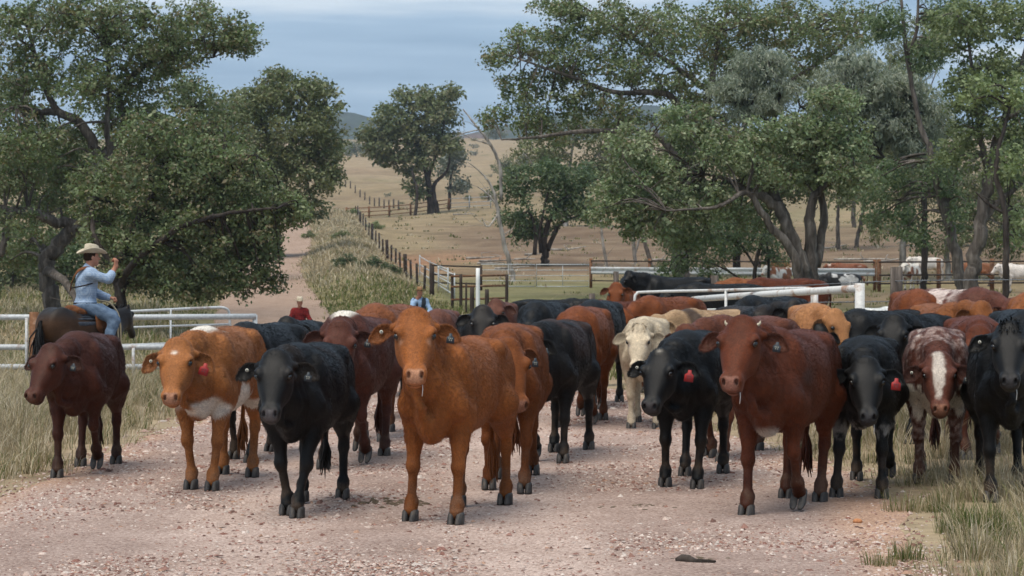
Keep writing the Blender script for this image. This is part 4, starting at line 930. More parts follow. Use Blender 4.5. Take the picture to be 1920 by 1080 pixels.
def grow(name, label, d, limbs, blobs, pal_=BOX, leaf=.16, nl=26, rc=.42, dens=1.0, bk=BK_GREY, seed=1, droop=.4, thin=.55, group='gum trees', cat='tree', gap=.12, ground=True, twig=.012, dead=0, flat=.7):
    rg = np.random.default_rng(seed); sm = d/F_PX
    base = at(*limbs[0][0][:2], d); base[2] = ground_z(base[0], base[1]); root = empty(name, base)
    wood = MB(); nodes = []
    for k, lb in enumerate(limbs):
        P = np.array([at(q[0], q[1], d+q[2]) for q in lb]); R = np.array([q[3] for q in lb])
        if k == 0 and ground: P = np.concatenate([[[P[0, 0], P[0, 1], base[2]-.2]], P]); R = np.concatenate([[R[0]*1.25], R])
        S = spline(P, 6); Rs = np.interp(np.linspace(0, 1, len(S)), np.linspace(0, 1, len(R)), R)
        S[1:-1] += rg.normal(0, 1, (len(S)-2, 3))*np.minimum(.05, Rs[1:-1]*.13)[:, None]
        Rs = .76*Rs*(1+rg.normal(0, .03, len(S))); wood.tube(S-base, np.maximum(Rs, .012), 9)
        nodes.append(np.concatenate([S, Rs[:, None]], 1))
        for _ in range(dead):
            i = rg.integers(len(S)//3, len(S)); a = S[i]; dr = rg.normal(size=3); dr[2] = abs(dr[2])*.6; dr /= np.linalg.norm(dr); l = rg.uniform(.5, 1.8)
            wood.tube(np.array([a, a+dr*l*.5+rg.normal(0, .08, 3), a+dr*l+rg.normal(0, .15, 3)])-base, [max(.012, Rs[i]*.3), .016, .006], 5, False)
    nodes = np.concatenate(nodes); Cs = []; rcs = []; ins = []
    for bl in blobs:
        px, py, rx, ry = bl[:4]; rz = bl[4] if len(bl) > 4 else None; dz = bl[5] if len(bl) > 5 else 0; dn = bl[6] if len(bl) > 6 else 1.0
        c = at(px, py, d+dz); a = np.array([rx*sm, rz if rz else (rx+ry)/2*sm*.9, ry*sm])
        n = int(dens*dn*4.8*(a[0]*a[2]+a[0]*a[1]*.6+a[1]*a[2]*.6)/(rc*rc)*.55)+4
        u = rg.normal(size=(n, 3)); u /= np.linalg.norm(u, axis=1)[:, None]; r = rg.random(n)**.42
        p = u*r[:, None]*(1+.18*vnoise(u*1.0+px, 1.7, seed))[:, None]
        p[:, 2] = np.where(p[:, 2] < -.55, -.55+(p[:, 2]+.55)*.5, p[:, 2])
        P = c+p*a; kp = vnoise(P, .8/max(rc, .3)*.35, seed+3) > -1+gap*6*.55; P = P[kp]; ins.append(r[kp] < .62)
        Cs.append(P); rcs.append(np.full(len(P), rc)*rg.uniform(.7, 1.25, len(P)))
    if Cs:
        Cn = np.concatenate(Cs); rcs = np.concatenate(rcs)
        # hubs on the way from limb to clump
        nh = max(3, len(Cn)//7); hubs = Cn[rg.choice(len(Cn), nh, replace=False)]; hub_n = []
        tw = MB()
        for h in hubs:
            i = np.argmin(((nodes[:, :3]-h)**2).sum(1)-.0*nodes[:, 3]); a = nodes[i, :3]; l = np.linalg.norm(h-a); e = a+(h-a)*.82
            m1 = a+(h-a)*.45+np.array([0, 0, .10*l])+rg.normal(0, .07*l, 3)*.7
            wood.tube(spline([a, m1, e], 3)-base, np.linspace(min(max(.03+.012*l, .035), max(nodes[i, 3]*.8, .03)), .022, 7)[:len(spline([a, m1, e], 3))], 4, False); hub_n.append(e); hub_n.append(m1)
        hub_n = np.array(hub_n)
        for c in Cn[::3]:
            i = np.argmin(((hub_n-c)**2).sum(1)); a = hub_n[i]; wood.tube(np.array([a, a+(c-a)*.5+rg.normal(0, .06, 3), c])-base, [.02, .014, twig*.5], 3, False)
        inn = np.concatenate(ins)
        V, Q, C = leaf_quads(Cn[~inn], int(nl*2.1), rcs[~inn]*1.06, leaf*.92, pal_, rg, droop, thin, flat)
        V2, Q2, C2 = leaf_quads(Cn[inn], int(nl*.72), rcs[inn]*1.2, leaf*1.45, pal_, rg, droop, max(thin, .5), flat)
        Q = np.concatenate([Q, Q2+len(V)]); V = np.concatenate([V, V2]); C = np.concatenate([C, C2])
        me = make_mesh('crown', V-base, Q, None, M_LEAF, fcol=C, smooth=False); link_mesh('crown', me, None, root)
    wood.build('trunk', bk, root); tag(root, label, cat, group); return root

GT = 'gum trees around the yards'
def left_trees():
    grow('gum_tree', 'massive gum tree with grey curving limbs behind the rider', 92,
         [[(98, 600, 0, .50), (96, 545, 0, .46), (88, 500, 0, .46), (110, 455, 0, .42), (160, 415, 0, .36), (180, 370, 0, .36), (178, 320, 0, .33), (178, 280, 0, .30), (155, 235, 0, .26), (108, 212, 0, .22), (72, 210, 0, .16), (30, 200, -1, .1)],
          [(108, 212, 0, .2), (95, 185, 0, .17), (78, 150, 0, .15), (62, 88, .5, .12), (47, 20, 1, .08)],
          [(178, 300, 0, .22), (207, 296, 0, .18), (200, 240, -.5, .15), (206, 170, -.5, .12), (200, 90, 0, .08)],
          [(165, 415, 0, .3), (140, 424, 0, .3), (70, 402, -.5, .28), (20, 396, -1, .26), (-60, 380, -1, .2)],
          [(88, 508, 0, .28), (110, 520, -2, .24), (135, 548, -3, .18), (150, 580, -3.5, .12)],
          [(180, 300, 0, .2), (230, 250, 1, .18), (228, 170, 1, .18), (290, 110, 1, .14), (363, 78, 1, .11), (430, 55, 1, .06)],
          [(290, 110, 1, .1), (330, 108, 0, .08), (400, 108, 0, .04)], [(20, 396, -1, .2), (10, 440, -2, .2), (0, 480, -2, .16)]],
         [(30, 40, 110, 60, 2.5), (140, 30, 110, 60, 3), (260, 40, 100, 60, 3), (370, 50, 85, 55, 2.5), (440, 62, 55, 42, 1.8), (465, 75, 35, 28, 1.2), (80, 130, 100, 60, 2.5), (220, 130, 100, 60, 2.5), (320, 105, 80, 42, 2), (30, 230, 80, 60, 2.5), (130, 290, 70, 60, 2, 1.5), (20, 320, 80, 60, 2, -1), (100, 360, 80, 45, 2, 2), (60, 460, 80, 50, 2, 4), (250, 200, 80, 60, 2, 1), (60, 260, 80, 50, 1.6, -2.5, .7), (20, 420, 60, 30, 1.4, -2.5, .6), (150, 180, 60, 40, 1.5, -2.5, .6)],
         BOX, leaf=.17, nl=24, rc=.46, dens=.92, seed=3, group=GT, dead=2)
    grow('gum_tree', 'leafy gum tree hanging low over the road, beside the rider in blue', 84,
         [[(226, 590, 0, .30), (226, 545, 0, .27), (218, 500, 0, .22), (250, 430, 0, .2), (300, 340, 0, .16), (330, 260, 0, .1)], [(226, 545, 0, .22), (245, 500, -1, .18), (330, 430, -2, .14), (430, 400, -2, .1), (520, 390, -2, .05)],
          [(300, 340, 0, .12), (400, 300, 0, .1), (480, 290, -1, .06)], [(218, 500, 0, .16), (180, 450, 0, .14), (170, 380, 1, .1)]],
         [(300, 250, 85, 60, 2.2), (380, 300, 90, 70, 2.5), (270, 340, 90, 70, 2.5), (450, 340, 75, 65, 2.2), (370, 400, 100, 60, 2.5), (480, 410, 70, 52, 2), (540, 385, 42, 30, 1.3), (300, 450, 90, 60, 2.5), (420, 465, 70, 48, 2), (490, 480, 42, 52, 1.4), (455, 520, 40, 30, 1.2, 0, .6), (330, 525, 60, 40, 2), (250, 500, 55, 50, 2, 1), (210, 420, 60, 60, 2, 1.5), (180, 350, 60, 60, 2, 2), (400, 540, 34, 24, 1.5, 0, .6), (505, 520, 26, 30, 1.0, 0, .6), (370, 545, 40, 24, 1.5, 0, .6), (450, 545, 26, 20, 1.2, 0, .5), (560, 400, 26, 26, 1, 0, .6)],
         BOX, leaf=.17, nl=25, rc=.44, dens=1.0, bk=BK_DARK, seed=5, group=GT)
    grow('gum_tree', 'dense olive gum tree rising over the road bend', 168,
         [[(520, 470, 0, .5), (520, 400, 0, .4), (530, 320, 0, .3), (560, 230, 0, .2)], [(530, 340, 0, .25), (500, 250, 0, .18), (470, 180, 0, .1)], [(530, 330, 0, .2), (590, 270, 0, .15), (620, 220, 0, .08)]],
         [(540, 165, 65, 30, 3), (500, 190, 60, 38, 3.5), (600, 200, 48, 45, 3), (450, 215, 50, 48, 3.5), (545, 245, 90, 60, 4.5), (610, 270, 38, 50, 3), (470, 300, 80, 70, 4), (570, 320, 70, 55, 4), (612, 330, 30, 40, 2.5), (580, 385, 35, 28, 2), (480, 380, 60, 50, 4), (525, 142, 30, 14, 2), (595, 165, 28, 22, 2)],
         OLIVE, leaf=.30, nl=22, rc=.8, dens=1.15, seed=7, group=GT, twig=.02)
    grow('gum_tree', 'distant gum tree with twin dark trunks alone in the paddock', 330,
         [[(808, 402, 0, .75), (804, 345, 0, .6), (790, 290, 0, .4), (770, 230, 0, .25)], [(820, 402, 0, .5), (813, 350, 0, .4), (838, 320, 0, .25), (845, 280, 0, .2)], [(778, 408, -4, .35), (782, 360, -4, .28), (772, 320, -4, .18)], [(804, 330, 0, .3), (830, 250, 0, .2), (835, 190, 0, .12)]],
         [(785, 185, 48, 26, 4), (845, 175, 20, 20, 3), (740, 225, 45, 34, 5), (815, 215, 50, 40, 5), (705, 262, 30, 25, 4), (770, 265, 62, 36, 5), (838, 262, 24, 28, 4), (715, 290, 24, 18, 3), (770, 305, 45, 22, 4), (785, 350, 20, 26, 2.5), (690, 250, 18, 16, 3)],
         OLIVE*.95, leaf=.62, nl=20, rc=1.35, dens=1.25, bk=BK_DARK, seed=9, group='trees in the paddock', twig=.05)
    grow('gum_tree', 'smaller grey-green tree just right of the distant twin-trunk tree', 360, [[(842, 385, 0, .4), (845, 340, 0, .3), (852, 290, 0, .15)]],
         [(852, 292, 24, 20, 4), (840, 310, 18, 16, 3), (862, 345, 16, 12, 3)], GREYB*.7, leaf=.6, nl=20, rc=1.3, dens=1.1, bk=BK_DARK, seed=19, group='trees in the paddock', twig=.05)
left_trees()
def back_trees():
    grow('gum_tree', 'shaded gum tree filling the thicket behind the massive gum', 128, [[(60, 575, 0, .4), (66, 500, 0, .34), (60, 400, 0, .2), (70, 300, 0, .1)], [(66, 500, 0, .2), (140, 420, 0, .15), (180, 330, 0, .08)], [(30, 580, 1, .2), (26, 500, 1, .16), (10, 420, 1, .1)]],
         [(20, 300, 70, 80, 4), (110, 300, 80, 80, 4), (50, 420, 90, 70, 4), (150, 420, 80, 70, 4), (30, 500, 60, 40, 3, 0, .7), (120, 510, 70, 40, 3, 0, .8), (200, 300, 70, 80, 4), (30, 180, 70, 60, 4)], BOX*.9, leaf=.24, nl=22, rc=.62, dens=.75, bk=BK_DARK, seed=41, group=GT)
    grow('gum_tree', 'shaded gum tree between the low hanging gum and the road bend', 132, [[(330, 570, 0, .4), (330, 480, 0, .3), (340, 380, 0, .2), (360, 260, 0, .1)], [(330, 480, 0, .2), (260, 400, 0, .14), (240, 320, 0, .06)]],
         [(260, 270, 75, 80, 4), (350, 260, 80, 80, 4), (420, 280, 60, 80, 4), (280, 400, 80, 70, 4), (390, 400, 75, 70, 4), (250, 510, 70, 45, 3), (350, 510, 70, 40, 3), (420, 470, 40, 50, 3), (340, 170, 60, 40, 3), (410, 200, 45, 45, 3)], BOX*.9, leaf=.24, nl=22, rc=.62, dens=.8, bk=BK_DARK, seed=43, group=GT)
    grow('gum_tree', 'hazy weeping gum behind the leaning trunk at right', 135, [[(1690, 540, 0, .3), (1694, 460, 0, .26), (1700, 380, 0, .2), (1690, 280, 0, .1)], [(1780, 540, 1, .25), (1776, 450, 1, .2), (1790, 330, 1, .1)]],
         [(1650, 330, 55, 60, 3), (1720, 340, 60, 60, 3.5), (1800, 330, 60, 70, 3.5), (1870, 360, 60, 70, 3.5), (1910, 280, 40, 60, 3), (1700, 420, 40, 34, 2.5, 0, .5), (1880, 450, 50, 40, 3, 0, .8), (1800, 430, 50, 44, 3, 0, .7), (1740, 470, 30, 24, 2, 0, .5), (1910, 400, 40, 60, 3), (1640, 260, 50, 50, 3), (1760, 250, 60, 50, 3), (1640, 420, 34, 40, 2.5, 0, .6), (1680, 120, 50, 50, 3), (1740, 60, 50, 50, 3)], OLIVE*.9, leaf=.24, nl=26, rc=.58, dens=.85, bk=BK_PALE, seed=45, droop=1.0, thin=.25, group=GT)
    grow('gum_tree', 'dense gum tree closing the gap behind the spreading crown', 140, [[(1380, 540, 0, .35), (1384, 450, 0, .3), (1390, 330, 0, .2), (1400, 200, 0, .1)], [(1384, 420, 0, .2), (1460, 320, 0, .12), (1500, 200, 0, .06)]],
         [(1330, 330, 70, 60, 4), (1420, 310, 80, 70, 4), (1500, 320, 70, 70, 4), (1380, 420, 80, 50, 3.5), (1560, 250, 60, 60, 4), (1270, 280, 70, 60, 4), (1280, 390, 60, 50, 3), (1450, 180, 80, 60, 4), (1200, 350, 50, 50, 3)], BOX*.85, leaf=.26, nl=22, rc=.65, dens=.7, bk=BK_DARK, seed=47, group=GT)
    grow('gum_tree', 'soft grey-green gum behind the bushy tree on the slope', 235, [[(1060, 440, 0, .4), (1062, 380, 0, .3), (1070, 300, 0, .2), (1080, 240, 0, .1)], [(1062, 370, 0, .2), (1010, 320, 0, .15), (985, 290, 0, .08)], [(1068, 340, 0, .2), (1120, 290, 0, .12), (1150, 250, 0, .06)]],
         [(985, 290, 36, 28, 3), (1030, 275, 40, 34, 3.5), (1080, 250, 44, 36, 3.5), (1130, 265, 44, 40, 3.5), (1060, 315, 50, 34, 3.5), (1120, 330, 50, 40, 3.5), (1170, 300, 40, 40, 3)], OLIVE*.95, leaf=.36, nl=20, rc=.95, dens=.85, bk=BK_PALE, seed=49, group='trees in the paddock', twig=.03)
    grow('gum_tree', 'distant gum screening the skyline behind the bright gum', 260, [[(1600, 440, 0, .4), (1602, 370, 0, .3), (1610, 290, 0, .2), (1600, 230, 0, .1)]],
         [(1560, 300, 44, 36, 3.5), (1620, 290, 48, 40, 3.5), (1680, 300, 48, 40, 3.5), (1600, 345, 44, 30, 3), (1740, 290, 50, 44, 3.5)], OLIVE*.85, leaf=.38, nl=20, rc=1.0, dens=.8, bk=BK_GREY, seed=51, group='trees in the paddock', twig=.03)
back_trees()
def thicket():
    rg = np.random.default_rng(4)
    spec = [(20, 118, 60, 'dark understorey bush at the left edge below the massive gum'), (120, 122, 60, 'dark understorey bush behind the massive gum trunk'), (215, 125, 55, 'dark understorey bush right of the massive gum trunk'), (300, 120, 62, 'dark understorey bush under the low hanging gum'), (385, 124, 55, 'dark understorey bush at the roadside left of the far track'), (440, 150, 36, 'shaded bush beside the far track'), (-60, 110, 60, 'dark understorey bush cut by the left edge')]
    for k, (px, d, r, lb) in enumerate(spec):
        row = HOR+F_PX*(CAM_H-ground_z(px_x(px, d), d))/d; R = r*d/F_PX
        grow('understorey_bush', lb, d, [[(px, row, 0, R*.07), (px+4, row-r*.5, 0, R*.05), (px, row-r, 0, R*.03)]], [(px-r*.5, row-r*.45, r*.6, r*.5), (px+r*.5, row-r*.5, r*.6, r*.5), (px, row-r*1.0, r*.7, r*.5), (px-r*.6, row-r*1.3, r*.5, r*.4), (px+r*.6, row-r*1.3, r*.5, r*.4)], DEEP*1.1 if k % 2 else OLIVE*.75, leaf=.24, nl=18, rc=.6, dens=.6, bk=BK_DARK, seed=60+k, group='bushes in the left thicket', cat='bush', ground=False)
thicket()
def dead_trees():
    def dt(label, d, limbs, seed, bk=BK_PALE): return grow('dead_tree', label, d, limbs, [], bk=bk, seed=seed, group='bare dead trunks in the paddock', dead=3)
    dt('tall leaning dead grey tree with forked bare crown', 135, [[(960, 514, 0, .20), (942, 442, 0, .17), (931, 385, 0, .14), (922, 350, 0, .10), (900, 322, 0, .06), (876, 303, 0, .03)],
        [(931, 385, 0, .1), (912, 362, 0, .07), (895, 350, 0, .04)], [(935, 400, 0, .09), (915, 425, -.5, .06), (903, 408, -.5, .03)], [(940, 375, 0, .14), (936, 310, 0, .13), (919, 270, 0, .12), (899, 243, 0, .10), (868, 205, 0, .05)], [(919, 270, 0, .08), (890, 262, 0, .05), (855, 245, 0, .02)], [(899, 243, 0, .06), (870, 250, 0, .05), (845, 262, 0, .02)]], 4)
    dt('thin straight pale dead trunk in the red dirt', 150, [[(1138, 502, 0, .14), (1130, 450, 0, .12), (1126, 400, 0, .07)]], 5)
    dt('pale forked dead trunk left of the shaded trunks', 158, [[(1192, 498, 0, .18), (1186, 440, 0, .16), (1176, 395, 0, .12), (1170, 350, 0, .06)], [(1190, 480, 0, .12), (1200, 440, 0, .10), (1207, 400, 0, .05)]], 6)
    dt('grey crooked trunk right of the pale forked trunk', 155, [[(1222, 500, 0, .22), (1210, 455, 0, .18), (1200, 420, 0, .14), (1215, 370, 0, .07)]], 7, BK_GREY)
dead_trees()
def right_trees():
    grow('bush_tree', 'bushy dark green tree with fanned trunks in the red dirt', 158,
         [[(1022, 474, 0, .34), (1024, 430, 0, .26), (1046, 385, 0, .2), (1078, 350, 0, .12), (1120, 335, 0, .05)], [(1026, 470, 0, .25), (1050, 420, 0, .18), (1085, 405, 0, .1)], [(1002, 478, -1, .2), (1004, 434, -1, .17), (990, 390, -1, .1), (965, 350, -1, .05)], [(1014, 474, -.5, .18), (1012, 430, -.5, .14), (1030, 350, -.5, .08)]],
         [(965, 345, 36, 36, 2.5), (990, 395, 40, 32, 2.5), (1035, 330, 40, 36, 2.5), (1050, 385, 45, 36, 2.5), (1090, 390, 34, 30, 2.5), (1090, 330, 34, 36, 2.5), (955, 395, 26, 30, 2), (1010, 430, 35, 22, 2, 1, .6), (975, 430, 22, 26, 1.5, 0, .6)],
         DEEP*1.15, leaf=.28, nl=24, rc=.7, dens=1.1, bk=BK_DARK, seed=11, group='trees in the paddock', twig=.02)
    grow('gum_tree', 'spreading gum tree whose dark crown fills the top centre', 112,
         [[(1276, 530, 0, .55), (1272, 440, 0, .48), (1288, 340, 0, .4), (1300, 250, 0, .34), (1330, 170, 0, .24), (1350, 60, 0, .14)], [(1288, 330, 0, .3), (1230, 255, -1, .22), (1111, 245, -2, .16), (1000, 258, -2, .1), (940, 262, -2, .05)],
          [(1300, 240, 0, .28), (1250, 178, -1, .22), (1150, 172, -1, .16), (1072, 144, -1, .12), (976, 112, -1, .06)], [(1330, 170, 0, .2), (1230, 100, 0, .15), (1150, 50, 0, .1), (1090, 10, 0, .06)], [(1330, 170, 0, .2), (1420, 100, 1, .16), (1520, 60, 1, .1)], [(1300, 250, 0, .25), (1400, 200, 2, .2), (1560, 100, 3, .14), (1620, 20, 3, .08)]],
         [(938, 105, 30, 26, 2), (985, 165, 52, 42, 2.5), (1000, 75, 48, 36, 2.5), (1075, 45, 60, 42, 3), (1060, 115, 60, 40, 3), (1060, 190, 70, 45, 3), (985, 225, 48, 28, 2.2), (925, 215, 28, 24, 1.8), (1150, 40, 75, 45, 3), (1160, 120, 80, 50, 3.5), (1160, 210, 70, 40, 3), (1260, 60, 90, 55, 4), (1270, 150, 80, 55, 3.5), (1380, 40, 90, 50, 4), (1480, 45, 90, 52, 4), (1590, 50, 75, 50, 3.5), (1370, 110, 60, 50, 4, 2), (1520, 110, 80, 40, 3, 3), (1045, 12, 50, 20, 2), (1040, 250, 50, 18, 2, 0, .5), (1330, 210, 60, 40, 3, 1)],
         BOX*1.05, leaf=.19, nl=22, rc=.55, dens=.92, seed=13, group=GT, dead=2)
    grow('acacia_tree', 'silvery weeping acacia with rounded crowns amid the gums', 96,
         [[(1732, 560, 0, .20), (1733, 470, 0, .18), (1732, 380, 0, .16), (1735, 280, 0, .13), (1715, 200, 0, .08)], [(1732, 360, 0, .12), (1660, 300, 0, .1), (1600, 200, 0, .07)], [(1660, 300, 0, .1), (1540, 260, 0, .1), (1450, 232, 0, .12), (1405, 205, 0, .07)], [(1450, 232, 0, .1), (1462, 180, 0, .08), (1440, 120, 0, .05)]],
         [(1425, 120, 62, 44, 2.2), (1375, 165, 42, 36, 1.8), (1450, 175, 52, 36, 2), (1400, 205, 38, 18, 1.5), (1600, 125, 62, 42, 2.2), (1550, 165, 44, 36, 2), (1640, 175, 52, 44, 2.2), (1700, 160, 60, 52, 2.2), (1740, 215, 44, 46, 2), (1670, 240, 55, 42, 2.2), (1720, 280, 44, 36, 2), (1590, 200, 44, 26, 2)],
         SILVER*.82, leaf=.26, nl=34, rc=.42, dens=1.0, bk=BK_DARK, seed=15, droop=1.0, thin=.16, group=GT, cat='tree', gap=.02)
    grow('gum_tree', 'bright leaved gum tree with stout forking grey trunk beside the yards', 76,
         [[(1512, 570, 0, .42), (1507, 510, 0, .40), (1484, 448, 0, .30), (1456, 388, 0, .24), (1398, 357, 0, .17), (1350, 332, 0, .1), (1320, 326, 0, .05)], [(1520, 560, 0, .36), (1522, 480, .3, .30), (1520, 409, .3, .24), (1528, 366, .3, .18), (1568, 330, .3, .1), (1600, 280, 0, .05)],
          [(1500, 555, -.5, .26), (1490, 480, -.5, .22), (1440, 420, -.8, .17), (1400, 362, -1, .12), (1345, 388, -1.5, .08), (1250, 395, -2, .04)], [(1490, 460, .5, .26), (1450, 360, 1, .24), (1411, 308, 1, .22), (1355, 245, 1, .17), (1300, 200, 1, .08)], [(1530, 500, .5, .22), (1545, 400, .8, .18), (1530, 300, .8, .12), (1550, 220, .8, .06)]],
         [(1180, 275, 46, 44, 1.8), (1235, 335, 70, 52, 2.2), (1290, 235, 66, 40, 2), (1350, 285, 70, 50, 2), (1160, 350, 46, 40, 1.6), (1230, 415, 75, 42, 2), (1320, 380, 66, 46, 2), (1420, 260, 48, 36, 1.6), (1440, 320, 70, 40, 1.8), (1570, 185, 52, 34, 1.6), (1540, 250, 62, 46, 1.8), (1590, 260, 46, 46, 1.6), (1550, 318, 60, 40, 1.8), (1480, 250, 52, 36, 1.6), (1600, 330, 36, 36, 1.4), (1130, 395, 40, 30, 1.4, 0, .7), (1300, 445, 56, 28, 1.6, 1, .7), (1400, 400, 60, 34, 1.6, 1.5, .8)],
         BOX_LIGHT, leaf=.15, nl=25, rc=.38, dens=.98, seed=17, group=GT, dead=2)
    grow('she_oak', 'dark feathery low tree under the bright gum, by the guard rail', 100,
         [[(1412, 560, 0, .13), (1416, 500, 0, .12), (1432, 440, 0, .1), (1450, 380, 0, .05)], [(1416, 500, 0, .08), (1380, 450, 0, .06), (1330, 440, 0, .03)], [(1440, 555, .5, .1), (1440, 470, .5, .08), (1420, 400, .5, .04)], [(1414, 540, 0, .06), (1350, 500, -.5, .05), (1290, 480, -.5, .02)]],
         [(1290, 478, 44, 32, 2), (1345, 450, 52, 36, 2), (1400, 440, 46, 40, 2), (1350, 505, 52, 24, 1.6, 0, .7), (1270, 440, 40, 26, 1.8), (1450, 460, 34, 40, 1.6, 0, .7), (1260, 510, 30, 22, 1.5, 0, .7)],
         DEEP, leaf=.17, nl=24, rc=.40, dens=.85, bk=BK_DARK, seed=21, droop=.5, thin=.3, group=GT, gap=.2)
    grow('gum_tree', 'tall gum tree with pale thick trunk at the right edge', 84,
         [[(1822, 560, 0, .40), (1824, 500, 0, .36), (1838, 430, 0, .34), (1852, 340, 0, .28), (1880, 230, 0, .22), (1905, 160, 0, .14), (1930, 60, 0, .08)], [(1838, 420, 0, .2), (1870, 380, 0, .16), (1920, 340, 0, .1)], [(1855, 330, 0, .18), (1838, 250, 0, .14), (1825, 150, 0, .1), (1810, 40, 0, .06)], [(1880, 230, 0, .14), (1900, 215, -1, .12), (1945, 190, -1, .06)]],
         [(1880, 40, 70, 48, 2.5), (1800, 50, 62, 52, 2.5), (1870, 130, 60, 46, 2.2), (1815, 160, 42, 60, 2), (1910, 240, 32, 60, 1.8), (1855, 220, 36, 50, 1.8), (1900, 330, 36, 40, 1.6, 0, .7), (1800, 270, 36, 60, 1.8, .5, .8)],
         LIME*.8, leaf=.18, nl=24, rc=.44, dens=.85, bk=BK_GREY, seed=23, group=GT, dead=2)
    grow('gum_tree', 'dark leaning trunk gum left of the pale thick trunk', 90,
         [[(1806, 560, 0, .34), (1795, 490, 0, .3), (1772, 400, 0, .26), (1748, 300, 0, .2), (1722, 220, 0, .14), (1700, 100, 0, .12), (1690, 0, 0, .08)], [(1700, 110, 0, .1), (1718, 60, 0, .1), (1722, -10, 0, .06)], [(1770, 400, 0, .14), (1790, 330, 0, .1), (1800, 280, 0, .06)]],
         [(1760, 330, 40, 50, 2), (1790, 400, 34, 44, 1.8, 0, .7), (1660, 330, 48, 50, 2, 2), (1690, 400, 40, 48, 1.8, 2, .7), (1640, 390, 30, 40, 1.5, 3, .6), (1740, 100, 46, 40, 2), (1660, 40, 40, 40, 2.2), (1770, 20, 40, 40, 2), (1720, 440, 30, 30, 1.5, 1, .5)],
         DEEP*1.25, leaf=.17, nl=24, rc=.42, dens=.9, bk=BK_GREY, seed=25, droop=.7, thin=.35, group=GT)
    grow('gum_tree', 'slim dark trunk gum nearest the right edge', 72,
         [[(1886, 560, 0, .15), (1886, 480, 0, .14), (1884, 400, 0, .13), (1868, 320, 0, .11), (1880, 250, 0, .08), (1900, 180, 0, .05)], [(1884, 400, 0, .08), (1850, 380, 0, .06), (1830, 360, 0, .03)]],
         [(1905, 430, 26, 44, 1.2, 1, .5), (1900, 170, 34, 40, 1.4, 0, .8), (1830, 165, 40, 30, 1.3, 0, .8), (1890, 300, 26, 34, 1.2, 0, .6)],
         LIME, leaf=.16, nl=24, rc=.38, dens=.85, bk=BK_DARK, seed=27, group=GT)
    for i, (px, py, h, lb, d) in enumerate([(1572, 462, 95, 'straight thin trunk tree on the dry slope beyond the yard', 175), (1606, 458, 110, 'curved thin trunk tree on the dry slope beyond the yard', 180)]):
        grow('slim_tree', lb, d, [[(px, py, 0, .24), (px+(8 if i else -1), py-h*.4, 0, .2), (px+(14 if i else 0), py-h*.8, 0, .14), (px+(0 if i else 4), py-h*1.2, 0, .06)]], [(px+5, py-h*1.15, 40, 36, 3), (px-20, py-h*1.5, 40, 36, 3), (px+30, py-h*1.6, 44, 40, 3)], OLIVE, leaf=.3, nl=20, rc=.8, dens=.8, seed=31+i, group='trees in the paddock', twig=.02)
right_trees()
# ------------------------------------------------------------------ far hills and scrub
def hills():
    def ridge(label_name, d, x0, x1, hfun, col, col2):
        xs = np.linspace(x0, x1, 160); rows = []
        for k, (f, dy) in enumerate(((0, -500), (.35, -330), (.7, -160), (1, 0), (.7, 260))):
            z = np.array([hfun(x) for x in xs])*f; P = np.stack([xs, np.full_like(xs, d+dy), z+20], 1)
            P[:, 2] += vnoise(P, .02, 3)*6*f+vnoise(P, .006, 5)*14*f; rows.append(P)
        V = np.array(rows); m, n = V.shape[:2]; i, j = np.meshgrid(np.arange(m-1), np.arange(n-1), indexing='ij')
        Q = np.stack([i*n+j, i*n+j+1, (i+1)*n+j+1, (i+1)*n+j], -1).reshape(-1, 4)
        def f_(t, b, L):
            n1 = noise(t, L, .03, 8, .7); n2 = noise(t, L, .006, 3)
            c = ramp(t, L, n1, [(.35, tuple(np.array(col)*.5)), (.5, col), (.68, tuple(np.array(col)*1.7))]); c = mixc(t, L, ramp(t, L, n2, [(.60, (0, 0, 0)), (.68, (1, 1, 1))]), c, col2); L(c, b.inputs['Base Color'])
        me = make_mesh('hill', V.reshape(-1, 3), Q, None, mat('wooded_hill', f_, rough=1, spec=0)); tag(link_mesh(label_name, me), kind='structure')
    ridge('hill', 3300, -1500, 1600, lambda x: 190+20*math.sin(x*.004+1)+16*math.sin(x*.011)+22*math.exp(-((x+230)/90)**2), (.035, .048, .028), (.13, .075, .05))
hills()
